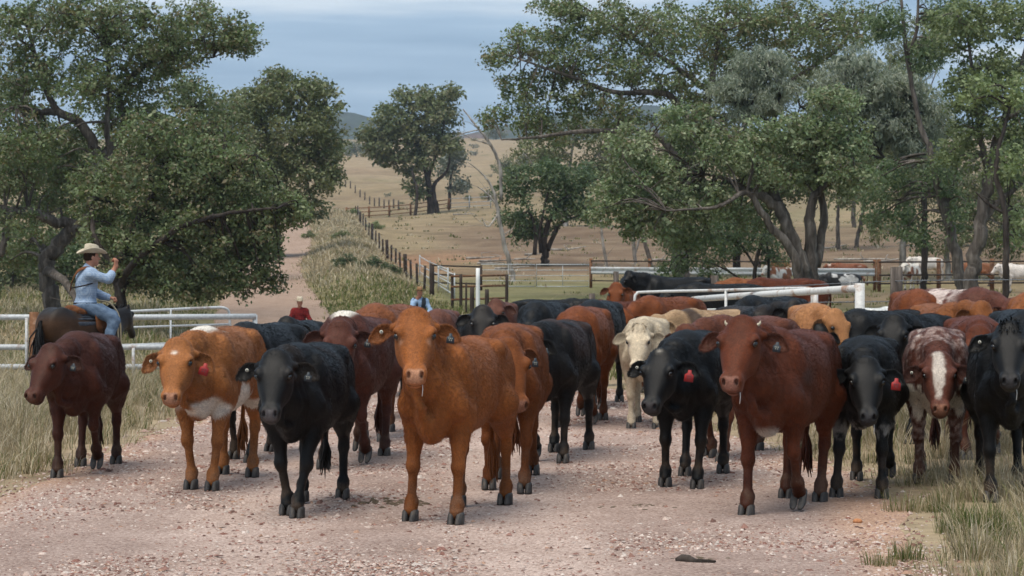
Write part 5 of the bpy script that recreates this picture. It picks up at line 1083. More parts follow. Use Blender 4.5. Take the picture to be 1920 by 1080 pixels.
def far_scrub():
    rg = np.random.default_rng(77)
    spots = [(640, 300, 900, 26, 'grey-green saltbush clump left of the distant tree'), (668, 304, 880, 30, 'rounded grey-green bush clump beside the distant tree'), (695, 300, 940, 22, 'small grey-green bush clump behind the distant tree'),
             (950, 300, 620, 30, 'blue-green far tree behind the leaning dead trunk'), (985, 292, 700, 26, 'pale far tree right of the leaning dead trunk'), (915, 345, 420, 16, 'small green shrub in the pale paddock'), (878, 345, 430, 9, 'tiny shrub in the pale paddock by the fence'), (1150, 300, 600, 34, 'far gum tree on the slope behind the shaded trunks'),
             (720, 262, 1500, 22, 'far tree on the skyline left of the distant gum'), (930, 262, 1400, 24, 'far tree on the skyline beyond the dead trunk'), (1640, 330, 560, 40, 'far gum tree on the slope seen between right trunks')]
    for k, (px, py, d, r, lb) in enumerate(spots):
        x, y = px_x(px, d), d; z = ground_z(x, y); row = HOR+F_PX*(CAM_H-z)/d; R = r*d/F_PX
        grow('far_shrub' if r < 31 else 'far_tree', lb, d, [[(px, row, 0, R*.08), (px, row-r*.5, 0, R*.05)]], [(px-r*.4, row-r*.6, r*.6, r*.45), (px+r*.4, row-r*.55, r*.6, r*.45), (px, row-r*.95, r*.55, r*.45)],
             GREYB if k < 3 or k == 4 else OLIVE*.9, leaf=R*.10, nl=16, rc=R*.24, dens=.9, bk=BK_DARK, seed=100+k, group='far scrub', cat='shrub' if r < 31 else 'tree', twig=R*.004, ground=False)
    for k in range(18):
        px = rg.uniform(610, 1960) if k % 3 else rg.uniform(620, 960); d = rg.uniform(430, 1450); r = rg.uniform(4, 9)+(6 if k % 4 == 0 else 0)
        x, y = px_x(px, d), d; row = HOR+F_PX*(CAM_H-ground_z(x, y))/d; R = r*d/F_PX
        grow('paddock_shrub', 'small dusty shrub dotted over the far dry slope', d, [[(px, row, 0, R*.08), (px, row-r*.5, 0, R*.05)]], [(px-r*.4, row-r*.5, r*.7, r*.4), (px+r*.4, row-r*.6, r*.6, r*.45)], OLIVE*.8 if k % 2 else GREYB*.8, leaf=R*.16, nl=10, rc=R*.3, dens=.5, bk=BK_DARK, seed=200+k, group='shrubs dotted over the far slope', cat='shrub', twig=R*.004, ground=False)
    # low shrubs on the bank by the fence
    for k, (px, py, d, r, lb, p_) in enumerate([(662, 418, 262, 15, 'light green shrub on the grassy bank, farther one', LIME), (704, 428, 232, 16, 'round bright green shrub against the fence line', LIME), (580, 438, 215, 16, 'pale green weed patch on the bank by the road', LIME*.8), (640, 455, 195, 18, 'green weed patch halfway down the bank', LIME*.8),
                                            (700, 510, 132, 26, 'dark green bush at the foot of the bank, right one', DEEP), (650, 512, 134, 26, 'dark green bush at the foot of the bank, left one', DEEP), (735, 500, 136, 20, 'dark green bush against the fence posts', DEEP)]):
        x, y = px_x(px, d), d; row = HOR+F_PX*(CAM_H-ground_z(x, y))/d; R = r*d/F_PX
        grow('shrub', lb, d, [[(px, row, 0, R*.06), (px, row-r*.5, 0, R*.04)]], [(px-r*.5, row-r*.35, r*.6, r*.36), (px+r*.5, row-r*.35, r*.6, r*.36), (px, row-r*.6, r*.5, r*.4)], p_, leaf=R*.12, nl=16, rc=R*.24, dens=.8, bk=BK_DARK, seed=130+k, group='shrubs on the bank', cat='shrub', twig=R*.004, ground=False)
far_scrub()
# ------------------------------------------------------------------ rails, gates and posts
def _galv(t, b, L):
    n = noise(t, L, 3.0, 5, .7); n2 = noise(t, L, 22, 4, .7)
    c = ramp(t, L, n2, [(.3, (.34, .36, .37)), (.7, (.56, .58, .59))]); r = ramp(t, L, n, [(.56, (0, 0, 0)), (.68, (1, 1, 1))])
    L(mixc(t, L, math_n(t, L, 'MULTIPLY', r, .75), c, (.20, .105, .06)), b.inputs['Base Color'])
M_PIPE = mat('galvanised_pipe', _galv, rough=.5, spec=.4)
def _white(t, b, L):
    n = noise(t, L, 2.2, 6, .7); r = ramp(t, L, n, [(.55, (0, 0, 0)), (.64, (1, 1, 1))]); n2 = noise(t, L, 20, 4)
    L(mixc(t, L, math_n(t, L, 'MULTIPLY', r, .8), ramp(t, L, n2, [(.3, (.50, .50, .49)), (.7, (.66, .66, .64))]), (.27, .13, .06)), b.inputs['Base Color'])
M_WHITE = mat('weathered_white_pipe', _white, rough=.55, spec=.3)
def _rust(t, b, L):
    n = noise(t, L, 9, 5, .7); L(ramp(t, L, n, [(.3, (.10, .05, .03)), (.55, (.20, .10, .055)), (.75, (.36, .27, .21))]), b.inputs['Base Color']); bump(t, L, b, n, .5, .006)
M_RUST = mat('rusty_steel', _rust, rough=.9, spec=.1)
def _wood(t, b, L):
    n = noise(t, L, 14, 6, .65, stretch=(1, 1, .12)); L(ramp(t, L, n, [(.3, (.045, .038, .034)), (.55, (.11, .092, .08)), (.75, (.24, .20, .17))]), b.inputs['Base Color']); bump(t, L, b, n, .9, .015)
M_WOOD = mat('weathered_wood', _wood, rough=.95, spec=.1)
M_DARKRAIL = mat('dark_rail', color=(.045, .033, .027), rough=.8, spec=.2)
M_WIRE = mat('fence_wire', color=(.17, .18, .19), rough=.55, metal=.3)
M_PAINT = mat('white_post_paint', color=(.72, .73, .72), rough=.6)
def gp(px, d, h):
    """point h above the ground under that pixel column"""
    x = px_x(px, d); return np.array([x, d, ground_z(x, d)+h])
def zrow(px, row, d): return at(px, row, d)
class Fence:
    def __init__(s, name, label, base, cat='fence', group=None):
        s.o = np.asarray(base, float); s.root = empty(name, s.o); tag(s.root, label, cat, group)
    def pipe(s, name, P, r, m, n=8, spl=0):
        P = np.asarray(P, float)
        if spl: P = spline(P, spl)
        mb = MB(); mb.tube(P-s.o, r, n); return mb.build(name, m, s.root)
    def box(s, name, c, size, m, rz=0.0, jit=0):
        mb = MB(); mb.box(np.asarray(c)-s.o, size, rz); o = mb.build(name, m, s.root, False)
        return o
    def post(s, name, foot, h, r, m, n=9, lean=0.0):
        f = np.asarray(foot, float); t = f+np.array([lean, 0, h]); mb = MB(); k = np.linspace(0, 1, 5)
        R = r*(1+np.array([.12, .0, .04, -.02, -.03])); mb.tube((f-[0, 0, .1])[None]*(1-k[:, None])+t[None]*k[:, None]-s.o, R, n); return mb.build(name, m, s.root)

def near_left():
    d = 36.0; f = Fence('pipe_fence', 'grey pipe rail fence with rusty post behind the rider', gp(62, d, 0))
    for row in (595, 651, 688): f.pipe('rail', [zrow(p, row-(1.5 if p > 300 else 0), d+.1*(p/100)) for p in (-160, 60, 250, 480)], .047, M_PIPE, 10)
    f.box('post', (px_x(64, d-.12), d-.12, .55), (.13, .12, 1.34), M_RUST); f.box('post', (px_x(-165, d), d, .5), (.13, .12, 1.3), M_RUST)
    f.pipe('upright', [gp(50, d-.08, -.05), zrow(50, 596, d-.08)], .026, M_PIPE); f.pipe('upright', [gp(250, d+.15, -.05), zrow(250, 652, d+.15)], .026, M_PIPE); f.pipe('upright', [gp(478, d+.5, -.05), zrow(478, 590, d+.5)], .04, M_PIPE)
    d = 39.5; g = Fence('pipe_gate', 'thin pipe gate with rounded corner swung open behind the rider', gp(240, d, 0), 'gate')
    g.pipe('frame', [zrow(205, 586, d-.4), zrow(300, 581.5, d), zrow(395, 577, d+.6), zrow(422, 578, d+.7), zrow(430, 590, d+.75), zrow(431, 625, d+.75), zrow(431, 690, d+.75)], .026, M_PIPE, 8, 4)
    for r0, r1 in ((615, 608), (648, 640), (690, 682)): g.pipe('rail', [zrow(205, r0, d-.4), zrow(431, r1, d+.75)], .020, M_PIPE)
    g.pipe('upright', [zrow(205, 580, d-.4), gp(205, d-.4, 0)], .03, M_PIPE); g.pipe('upright', [zrow(320, 580, d+.1), gp(320, d+.1, .1)], .018, M_PIPE)
def near_right():
    A, B = zrow(1235, 566, 50.), zrow(1607, 541, 36.); f = Fence('pipe_fence', 'thick white pipe fence rail ending in tall rusty white post', gp(1612, 36., 0))
    f.pipe('rail', [A, (A+B)/2+[0, 0, .01], B], .062, M_WHITE, 12); f.pipe('rail', [A-[0, 0, .62], B-[0, 0, .60]], .05, M_WHITE, 10)
    f.box('post', (px_x(1612, 36.), 36., .82), (.14, .14, 1.72), M_WHITE); f.pipe('post', [gp(1235, 50, -.1), A], .05, M_WHITE); f.pipe('post', [gp(1420, 42.5, -.1), (A*.45+B*.55)], .05, M_WHITE)
    C, D = 1190, 1523; g = Fence('pipe_gate', 'white tube gate with rounded corners standing open above the herd', gp(1360, 43, 0), 'gate')
    g.pipe('frame', [gp(C, 46, .12), zrow(C, 600, 46), zrow(C, 562, 46), zrow(C+4, 551, 46), zrow(C+22, 547.5, 45.8), zrow(1360, 544, 43), zrow(D-20, 540.5, 40.2), zrow(D-3, 544, 40.1), zrow(D, 556, 40.), zrow(D, 600, 40.), gp(D, 40, .12)], .029, M_WHITE, 8, 4)
    for h0, h1 in ((583, 577), (620, 612), (655, 645)): g.pipe('rail', [zrow(C, h0, 46), zrow(D, h1, 40)], .02, M_WHITE)
    g.pipe('upright', [zrow(1361, 545, 42.95), gp(1361, 42.95, .1)], .026, M_WHITE); g.post('hinge_post', gp(D+6, 39.9, 0), 1.5, .05, M_WHITE)
    w = Fence('wire_fence', 'barbed wire fence with grey wooden post among orange cattle', gp(1681, 37, 0))
    w.post('post', gp(1681, 37, 0), 1.93, .105, M_WOOD, 11); w.post('post', gp(1340, 52, 0), 1.5, .09, M_WOOD); w.post('post', gp(1985, 33, 0), 1.8, .1, M_WOOD); w.post('post', gp(1790, 35.5, 0), 1.55, .03, M_DARKRAIL)
    for r0, r1, r2 in ((540, 527, 524), (566, 565, 560), (588, 598, 600)):
        P = spline([zrow(1340, r0+5, 51.9), zrow(1500, (r0+r1)/2+2, 43), zrow(1681, r1, 36.88), zrow(1985, r2, 32.9)], 10); w.pipe('wire', P, .0075, M_WIRE, 5)
        mb = MB()
        for i in np.linspace(0, len(P)-1.01, 130):
            k = int(i); p = P[k]+(P[k+1]-P[k])*(i-k); a = np.random.default_rng(int(i*100)).normal(size=3); a = a/np.linalg.norm(a)*.03; mb.tube([p-a-w.o, p+a-w.o], .004, 3, False)
        mb.build('barbs', M_WIRE, w.root)
    p = Fence('wooden_post', 'short grey wooden post left of the white gate among far cattle', gp(1110, 56, 0), 'post'); p.post('post', gp(1110, 56, 0), 1.25, .08, M_WOOD)
    p = Fence('wooden_post', 'dark short wooden post behind the red cattle left of the gate', gp(1155, 70, 0), 'post'); p.post('post', gp(1155, 70, 0), 1.5, .09, M_WOOD)
def yards():
    # guard rail fence along the back of the yard
    d0, d1 = 128., 122.
    f = Fence('guard_rail_fence', 'pale corrugated guard rail fence with dark pipe rails behind the trunks', gp(1108, d0, 0)); pts = [1108, 1218, 1330, 1424, 1535, 1640]
    D = lambda p: d0+(d1-d0)*(p-1108)/540
    for p in pts: f.box('post', gp(p, D(p), .75), (.16, .16, 1.9), M_RUST if p != 1424 else M_DARKRAIL)
    for h, r, m in ((1.55, .04, M_DARKRAIL), (.42, .035, M_DARKRAIL)): f.pipe('rail', [gp(p, D(p)-.12, h) for p in pts], r, m, 6)
    for a, b in zip(pts[:-1], pts[1:]):
        A, B = gp(a, D(a)-.15, 1.0), gp(b, D(b)-.15, 1.0); prof = np.array([(0, .21), (-.06, .17), (-.07, .10), (-.01, .03), (-.01, -.03), (-.07, -.10), (-.06, -.17), (0, -.21), (.015, -.2), (.015, .2)])
        R = np.array([[q+np.array([0, y_, z_])-f.o for y_, z_ in prof] for q in (A, B)]); mb = MB(); mb.rings(R); mb.build('guard_rail', M_PIPE, f.root, False)
    f = Fence('rail_fence', 'dark rail fence with brown posts at the far right of the yard', gp(1660, 121, 0)); pts = [1648, 1760, 1860, 1960]
    for p in pts: f.box('post', gp(p, 120.5, .75), (.2, .2, 2.0), M_RUST)
    for h in (.45, .9, 1.6): f.pipe('rail', [gp(p, 120.3, h) for p in pts], .045, M_DARKRAIL, 6)
    # galvanised gates
    for k, (a, b, lb) in enumerate([(903, 1003, 'galvanised tube gate of the yard, the one nearer the dark panel'), (1006, 1104, 'galvanised tube gate of the yard, the one beside the guard rail')]):
        d = 127.5; g = Fence('yard_gate', lb, gp(a, d, 0), 'gate', 'galvanised yard gates')
        g.pipe('frame', [gp(a, d, .1), gp(a, d, 1.35), gp(b, d, 1.35), gp(b, d, .1), gp(a, d, .1)], .028, M_PIPE, 6)
        for h in (.42, .72, 1.03): g.pipe('rail', [gp(a, d, h), gp(b, d, h)], .02, M_PIPE, 5)
        g.pipe('brace', [gp((a+b)/2, d, .1), gp((a+b)/2, d, 1.35)], .02, M_PIPE, 5)
    d = 124.; f = Fence('dark_panel', 'dark steel yard panel left of the galvanised gates', gp(812, d, 0), 'fence')
    for h in (.35, .8, 1.3): f.pipe('rail', [gp(808, d, h), gp(902, d, h)], .045, M_DARKRAIL, 6)
    for p in (902, 808): f.box('post', gp(p, d, .65), (.14, .14, 1.5), M_DARKRAIL)
    d = 96.; f = Fence('timber_rails', 'brown rail panel behind the white post', gp(846, d, 0))
    for h in (.45, 1.0, 1.45): f.pipe('rail', [gp(846, d, h), gp(950, d+2, h)], .045, M_RUST, 6)
    for p in (848, 864, 950): f.post('post', gp(p, d+.1, 0), 1.55, .07, M_DARKRAIL)
    f = Fence('marker_post', 'white painted post standing in front of the brown rails', gp(896, 82, 0), 'post'); f.post('post', gp(896, 82, 0), 1.75, .075, M_PAINT, 10)
    for px, d, h, lb in ((885, 80, 1.15, 'dark stub post left of the white post'), (913, 84, .9, 'dark stub post right of the white post'), (874, 86, 1.2, 'thin dark post left of the stub posts')):
        f = Fence('stub_post', lb, gp(px, d, 0), 'post', 'dark posts near the white post'); f.post('post', gp(px, d, 0), h, .08 if px != 874 else .04, M_DARKRAIL)
    # white loading panels stepping down the bank
    for k, (a, b, d_a, d_b, lb) in enumerate([(787, 806, 140, 132, 'pale pipe panel at the end of the wire fence, upper one'), (806, 840, 132, 118, 'pale pipe panel sloping down the bank, middle one'), (822, 852, 122, 106, 'pale pipe panel sloping down the bank, lowest one')]):
        f = Fence('yard_fence', lb, gp(a, d_a, 0), 'fence', 'pale pipe fences on the bank')
        for h in (.3, .75, 1.25): f.pipe('rail', [gp(a, d_a, h), gp(b, d_b, h)], .03, M_PIPE, 6)
        for p, q in ((a, d_a), (b, d_b)): f.pipe('post', [gp(p, q, -.1), gp(p, q, 1.35)], .04, M_PIPE, 6)
    # long post and wire line
    f = Fence('post_and_wire_fence', 'long line of dark posts and wire between bank and paddock', (fence_x(140), 140, ground_z(fence_x(140), 140)))
    ys = [112, 118, 124, 130, 136, 142, 148, 155, 163, 172, 181, 191, 202, 213, 224, 236, 248, 260, 272, 284, 296, 308, 320, 334]; tops = []
    for i, y in enumerate(ys):
        x = fence_x(y); z = ground_z(x, y); big = i % 4 == 0; f.post('post', (x, y, z), 1.45 if big else 1.3, .12 if big else .07, M_DARKRAIL, 7, random.uniform(-.05, .05)); tops.append((x, y, z))
    tops = np.array(tops)
    for h in (.35, .75, 1.15): f.pipe('wire', tops+[0, 0, h], .012, M_WIRE, 4)
    # far rails in the paddock
    d = 338.; f = Fence('far_rail_fence', 'far rail fence crossing the paddock behind the distant trunks', gp(650, d, 0))
    pts = [650, 692, 730, 770, 842]
    for p in pts: f.box('post', gp(p, d, .8), (.28, .28, 2.0), M_RUST)
    for h in (.4, 1.0, 1.6): f.pipe('rail', [gp(p, d, h) for p in pts], .07, M_RUST, 5)
    f = Fence('far_pale_gate', 'pale far gate and wire right of the distant trunks', gp(842, d, 0), 'gate')
    for p in (880, 920): f.pipe('post', [gp(p, d, 0), gp(p, d, 1.9)], .09, M_PIPE, 5)
    for h in (.4, 1.0, 1.7): f.pipe('rail', [gp(844, d, h), gp(920, d, h)], .05, M_PIPE, 5)
    f = Fence('far_wire_fence', 'tiny posts of a fence climbing the far slope', gp(620, 520, 0))
    for i in range(16):
        p = 612+i*9.0; y = 560-i*13; f.post('post', gp(p, y, 0), 1.6, .14, M_WOOD, 5)
near_left(); near_right(); yards()

# ------------------------------------------------------------------ fallen timber and dung
def litter():
    rg = np.random.default_rng(6); M_STICK = BK_PALE
    spots = [(905, 455, 172, 2.6), (935, 470, 165, 3.0), (985, 465, 168, 2.2), (1000, 455, 176, 1.6), (920, 478, 160, 2.0), (1065, 440, 185, 3.0), (960, 490, 152, 2.4), (1180, 492, 150, 3.6), (1240, 470, 165, 2.5), (1150, 500, 146, 2.8), (1560, 452, 178, 3.0), (1620, 478, 160, 4.5), (1660, 482, 156, 3.0), (870, 408, 300, 3.0), (640, 395, 330, 2.0)]
    lbs = ['bleached fallen branch left of the leaning dead tree, farther one', 'long bleached fallen branch just left of the leaning dead tree', 'fallen branch below the bushy tree, left of its trunks', 'short fallen branch close behind the bushy tree trunks', 'fallen branch on red dirt nearest the wire fence', 'fallen branch right of the bushy tree on the slope', 'fallen branch at the foot of the leaning dead tree',
           'long fallen branch before the pale forked trunk', 'fallen branch under the spreading gum trunk', 'fallen branch beside the thin straight dead trunk', 'fallen branch by the straight slim tree on the slope', 'longest fallen log beyond the guard rail', 'fallen branch right of the longest log beyond the rails', 'fallen branch by the far rails near the twin-trunk tree', 'fallen branch at the far end of the post and wire line']
    for i, (px, py, d, l) in enumerate(spots):
        x = px_x(px, d); z = ground_z(x, d); o = np.array([x, d, z]); a = rg.uniform(-.5, .5); dr = np.array([math.cos(a), math.sin(a)*2, 0]); dr /= np.linalg.norm(dr)
        mb = MB(); P = [np.array([0, 0, .06])-dr*l/2, np.array([0, rg.uniform(-.2, .2), .10]), dr*l/2+np.array([0, 0, .08+rg.uniform(0, .3)])]; mb.tube(spline(P, 4), np.linspace(.10, .03, len(spline(P, 4))), 6)
        mb.tube([P[1], P[1]+[rg.uniform(-.5, .5), .2, .35], P[1]+[rg.uniform(-.9, .9), .3, .5]], [.05, .03, .012], 5)
        b = mb.build('fallen_branch', M_STICK); b.location = o; tag(b, lbs[i], 'branch', 'fallen branches in the paddock')
    for px, py, n, sx, sy, lb in ((735, 945, 60, .16, .22, 'crumbled dark dung left of the foremost steer'), (1210, 953, 40, .22, .10, 'scattered dark dung in front of the red-tagged black steer'), (1300, 1052, 16, .10, .05, 'flat dark dung cake near the bottom edge'), (60, 1076, 0, 0, 0, '')):
        if not n: continue
        d = flat_d(py); x = px_x(px, d); mb = MB()
        for i in range(n):
            q = rg.normal(size=2)*[sx, sy]*.8; r = rg.uniform(.008, .03); R = []
            for z, k in ((-.006, 1.0), (r*.35, .85), (r*.6, .4)):
                th = np.linspace(0, 2*math.pi, 8, endpoint=False); R.append(np.stack([q[0]+r*k*np.cos(th)*rg.uniform(.8, 1.4, 8), q[1]+r*k*np.sin(th)*rg.uniform(.8, 1.4, 8), np.full(8, z)], 1))
            mb.rings(R)
        def dm(t, b, L): n_ = noise(t, L, 40, 4); L(ramp(t, L, n_, [(.3, (.06, .045, .03)), (.7, (.14, .105, .07))]), b.inputs['Base Color'])
        o = mb.build('dung', mat('dung', dm, rough=.95), None, False); o.location = (x, d, ground_z(x, d)+.004); tag(o, lb, 'dung', kind='stuff')
    d = flat_d(1057); mb = MB(); x0, x1 = px_x(1268, d), px_x(1340, d)
    R = [np.array([x0+(x1-x0)*t+ (.0), d+.05-.13*t+.01*math.sin(9*t), .018+.012*math.sin(7*t)]) for t in np.linspace(0, 1, 7)]; mb.tube(R, [.012, .028, .03, .022, .03, .022, .006], 7); s = mb.build('bark_strip', BK_DARK); s.location = (0, 0, 0); tag(s, 'dark strip of bark lying on the gravel at the bottom', 'bark')
litter()
# ------------------------------------------------------------------ horses and riders
HTORSO = smooth_rows([(-.95, .06, 1.22, 1.10), (-.90, .15, 1.33, .98), (-.78, .235, 1.43, .90), (-.58, .275, 1.475, .86), (-.35, .270, 1.44, .82), (-.08, .285, 1.385, .76), (.18, .280, 1.40, .74), (.38, .245, 1.47, .76), (.52, .215, 1.42, .80), (.64, .165, 1.28, .86), (.73, .09, 1.16, .96)])
HHEAD = smooth_rows([(-.05, .03, -.02, -.06), (-.02, .06, .03, -.10), (.06, .085, .05, -.17), (.16, .095, .052, -.215), (.26, .082, .045, -.20), (.36, .062, .035, -.15), (.46, .056, .03, -.115), (.54, .060, .03, -.10), (.60, .05, .015, -.085), (.625, .02, -.01, -.06)], .01)
def p_bay(V):
    x, y, z = V.T; k = sstep(.75, 1.15, z+.1*vnoise(V, 4, 2))*sstep(1.44, 1.2, z)*sstep(.2, -.3, x)
    return np.array((.014, .011, .010))*(1-k[:, None])+np.array((.060, .032, .018))*k[:, None]
def horse(label, loc, head, s, colour, poll=(1.02, 0, 1.50), pitch=38, turn=0, H=.024, tail_c=(.010, .009, .009), group='stock horses'):
    root = empty('horse', loc, head, s); poll = np.array(poll, float); Y = rad(turn); p = rad(pitch)
    fw = np.array([math.cos(Y), math.sin(Y), 0]); side = np.array([-math.sin(Y), math.cos(Y), 0.]); up = np.array([0, 0, 1.])
    fa = fw*math.sin(p)-up*math.cos(p); nn = fw*math.cos(p)+up*math.sin(p); Mh = np.stack([fa, side, nn], 1).astype(np.float32)
    nb = poll-nn*.10; jaw = poll+fa*.16-nn*.17
    def f(P):
        P = P.astype(np.float32); x, y, z = P.T; d = sd_loft(x, y, z, HTORSO, 2.2); PM = np.stack([x, np.abs(y), z], 1)
        d = smin(d, sd_ell(PM, (-.62, .13, 1.15), (.30, .145, .33)), .07); d = smin(d, sd_ell(PM, (.44, .14, 1.05), (.18, .11, .30)), .07); d = smin(d, sd_ell(PM, (.62, .09, 1.02), (.12, .1, .16)), .07)
        d = smin(d, sd_cap(P, (.42, 0, 1.28), nb, .15, .085), .09); d = smin(d, sd_cap(P, (.55, 0, 1.08), jaw, .19, .08), .09); d = smin(d, sd_cap(P, (.5, 0, 1.18), (nb+jaw)/2, .16, .085), .07)
        for sd in (1, -1):
            k = .06*sd
            for pts in ([(.42, sd*.16, .98, .115), (.44+k, sd*.15, .50, .055), (.43+k, sd*.15, .20, .036), (.46+k, sd*.15, .09, .046), (.50+k, sd*.15, .02, .055)],
                        [(-.62, sd*.17, .98, .17), (-.62-k, sd*.18, .80, .12), (-.86-k, sd*.16, .56, .056), (-.83-k, sd*.16, .20, .038), (-.80-k, sd*.16, .09, .046), (-.77-k, sd*.16, .02, .055)]):
                l = None
                for a, b in zip(pts[:-1], pts[1:]): e = sd_cap(P, a[:3], b[:3], a[3], b[3]); l = e if l is None else smin(l, e, .03)
                d = smin(d, l, .06)
        q = (P-poll.astype(np.float32))@Mh; t, v, w = q.T; qm = np.stack([t, np.abs(v), w], 1)
        h = sd_loft(t, v, w, HHEAD, 2.3); h = smin(h, sd_ell(qm, (.14, .075, .03), (.05, .03, .035)), .03); h = smin(h, sd_ell(qm, (.17, .05, -.13), (.12, .045, .085)), .04)
        h = smin(h, sd_cap(qm, (-.01, .05, -.03), (-.15, .075, -.01), .032, .010), .025)          # ears
        h = -smin(-h, sd_ell(qm, (.585, .038, .01), (.022, .012, .018)), .01)
        return smin(d, h, .05)
    hp = np.array([poll, poll+fa*.65, poll-fa*.2, poll-nn*.25]); lo = np.minimum([-1.05, -.5, -.03], hp.min(0)-.12); hi = np.maximum([.85, .5, 1.6], hp.max(0)+.12)
    V, Q = sdf_mesh(f, lo, hi, H); V = np.asarray(V, float); C = colour(V) if callable(colour) else np.tile(colour, (len(V), 1))
    link_mesh('body', make_mesh('body', V, Q, None, M_COAT, colors=C), None, root)
    rg = np.random.default_rng(3)
    def strands(name, roots, n, ln, spread, sag):
        mb = MB()
        for i in range(n):
            a = roots[rg.integers(len(roots))]+rg.normal(0, .018, 3); l = ln*rg.uniform(.7, 1.1); e = a+np.array([rg.normal(0, spread), rg.normal(0, spread), -l])+sag; m = (a+e)/2+np.array([rg.normal(0, .02), rg.normal(0, .02), l*.12])+sag*.3; mb.tube([a, m, e], [.016, .014, .003], 4, False)
        V_, Q_, T_ = mb.arrays(); link_mesh(name, make_mesh(name, V_, Q_, T_, M_COAT, colors=np.tile(tail_c, (len(V_), 1))), None, root)
    strands('tail', np.array([(-.95, 0, 1.25), (-.98, 0, 1.15), (-1.0, 0, 1.05), (-1.0, 0, .95)]), 110, .62, .05, np.array([-.04, 0, 0]))
    mt = np.array([poll-nn*.02+(np.array([.46, 0, 1.45])-poll+nn*.02)*t for t in np.linspace(0, 1, 9)])+[0, 0, .03]; strands('mane', mt, 120, .24, .05, side*.10)
    for sd in (1, -1):
        c = poll+fa*.145+side*sd*.088+nn*.03; mb = MB(); mb.rings([c+.02*(np.cos(ph)*np.cos(th)[:, None]*fa+np.cos(ph)*np.sin(th)[:, None]*nn+np.sin(ph)*side) for ph in np.linspace(-1.5, 1.5, 6) for th in [np.linspace(0, 2*math.pi, 9)[:-1]]]); mb.build('eye', M_EYE, root)
    for sd in (1, -1):
        for x in (.50+.06*sd, -.77-.06*sd):
            mb = MB(); mb.rings([np.stack([x+.005+.062*k*np.cos(th)+fx, sd*(.15 if x > 0 else .16)+.058*k*np.sin(th), np.full(10, z)], 1) for z, k, fx in ((.0, 1.08, .012), (.05, .97, 0), (.085, .85, -.01)) for th in [np.linspace(0, 2*math.pi, 11)[:-1]]]); mb.build('hoof', M_HOOF, root)
    tag(root, label, 'horse', group); return root

def shirt_mat(name, c1, c2, scale, check=True):
    def f(t, b, L):
        tc = N(t, 'ShaderNodeTexCoord').outputs['Object']; sp = N(t, 'ShaderNodeSeparateXYZ'); L(tc, sp.inputs[0])
        a = math_n(t, L, 'ADD', math_n(t, L, 'MULTIPLY', sp.outputs[0], .8), sp.outputs[1]); sa = math_n(t, L, 'SINE', math_n(t, L, 'MULTIPLY', a, scale)); sb = math_n(t, L, 'SINE', math_n(t, L, 'MULTIPLY', sp.outputs[2], scale))
        k = math_n(t, L, 'ADD', math_n(t, L, 'GREATER_THAN', sa, .1), math_n(t, L, 'GREATER_THAN', sb, .1)); k = math_n(t, L, 'MULTIPLY', k, .5)
        n = noise(t, L, 9, 4, .6); v = ramp(t, L, n, [(.3, (.72, .72, .74)), (.7, (1.15, 1.15, 1.15))])
        L(mixc(t, L, 1.0, mixc(t, L, k, c1, c2), v, 'MULTIPLY'), b.inputs['Base Color']); bump(t, L, b, n, .8, .03)
    return mat(name, f, rough=.9, spec=.1)
M_CHECK = shirt_mat('blue_check_shirt', (.38, .47, .58), (.22, .31, .46), 260)
M_REDCHECK = shirt_mat('red_check_shirt', (.25, .03, .026), (.10, .012, .014), 110)
M_BLUESHIRT = shirt_mat('light_blue_shirt', (.30, .42, .58), (.26, .38, .54), 60)
def cloth(name, a, b_, sc=14.0):
    def f(t, b, L):
        n = noise(t, L, sc, 5, .6); L(ramp(t, L, n, [(.3, a), (.7, b_)]), b.inputs['Base Color']); bump(t, L, b, n, .7, .02)
    return mat(name, f, rough=.92, spec=.1)
M_JEANS = cloth('denim', (.075, .115, .18), (.17, .235, .33)); M_VEST = cloth('dark_vest', (.025, .03, .036), (.05, .058, .066)); M_DKJEANS = cloth('dark_denim', (.03, .04, .06), (.06, .08, .11))
M_LEATHER = cloth('brown_leather', (.11, .042, .02), (.20, .085, .04)); M_DKLEATHER = cloth('dark_leather', (.018, .014, .012), (.04, .03, .026)); M_FELT = cloth('pale_felt', (.42, .36, .26), (.58, .51, .40)); M_TANFELT = cloth('tan_felt', (.20, .11, .055), (.32, .19, .10)); M_ROPE = cloth('rope', (.38, .30, .19), (.55, .46, .32), 60)
M_SKIN = cloth('skin', (.34, .15, .095), (.47, .235, .16), 8); M_HAIR = cloth('dark_hair', (.02, .012, .008), (.05, .03, .02)); M_PAD = cloth('saddle_pad', (.03, .035, .045), (.07, .08, .1)); M_SOLE = cloth('grey_suede', (.30, .29, .27), (.42, .40, .37))

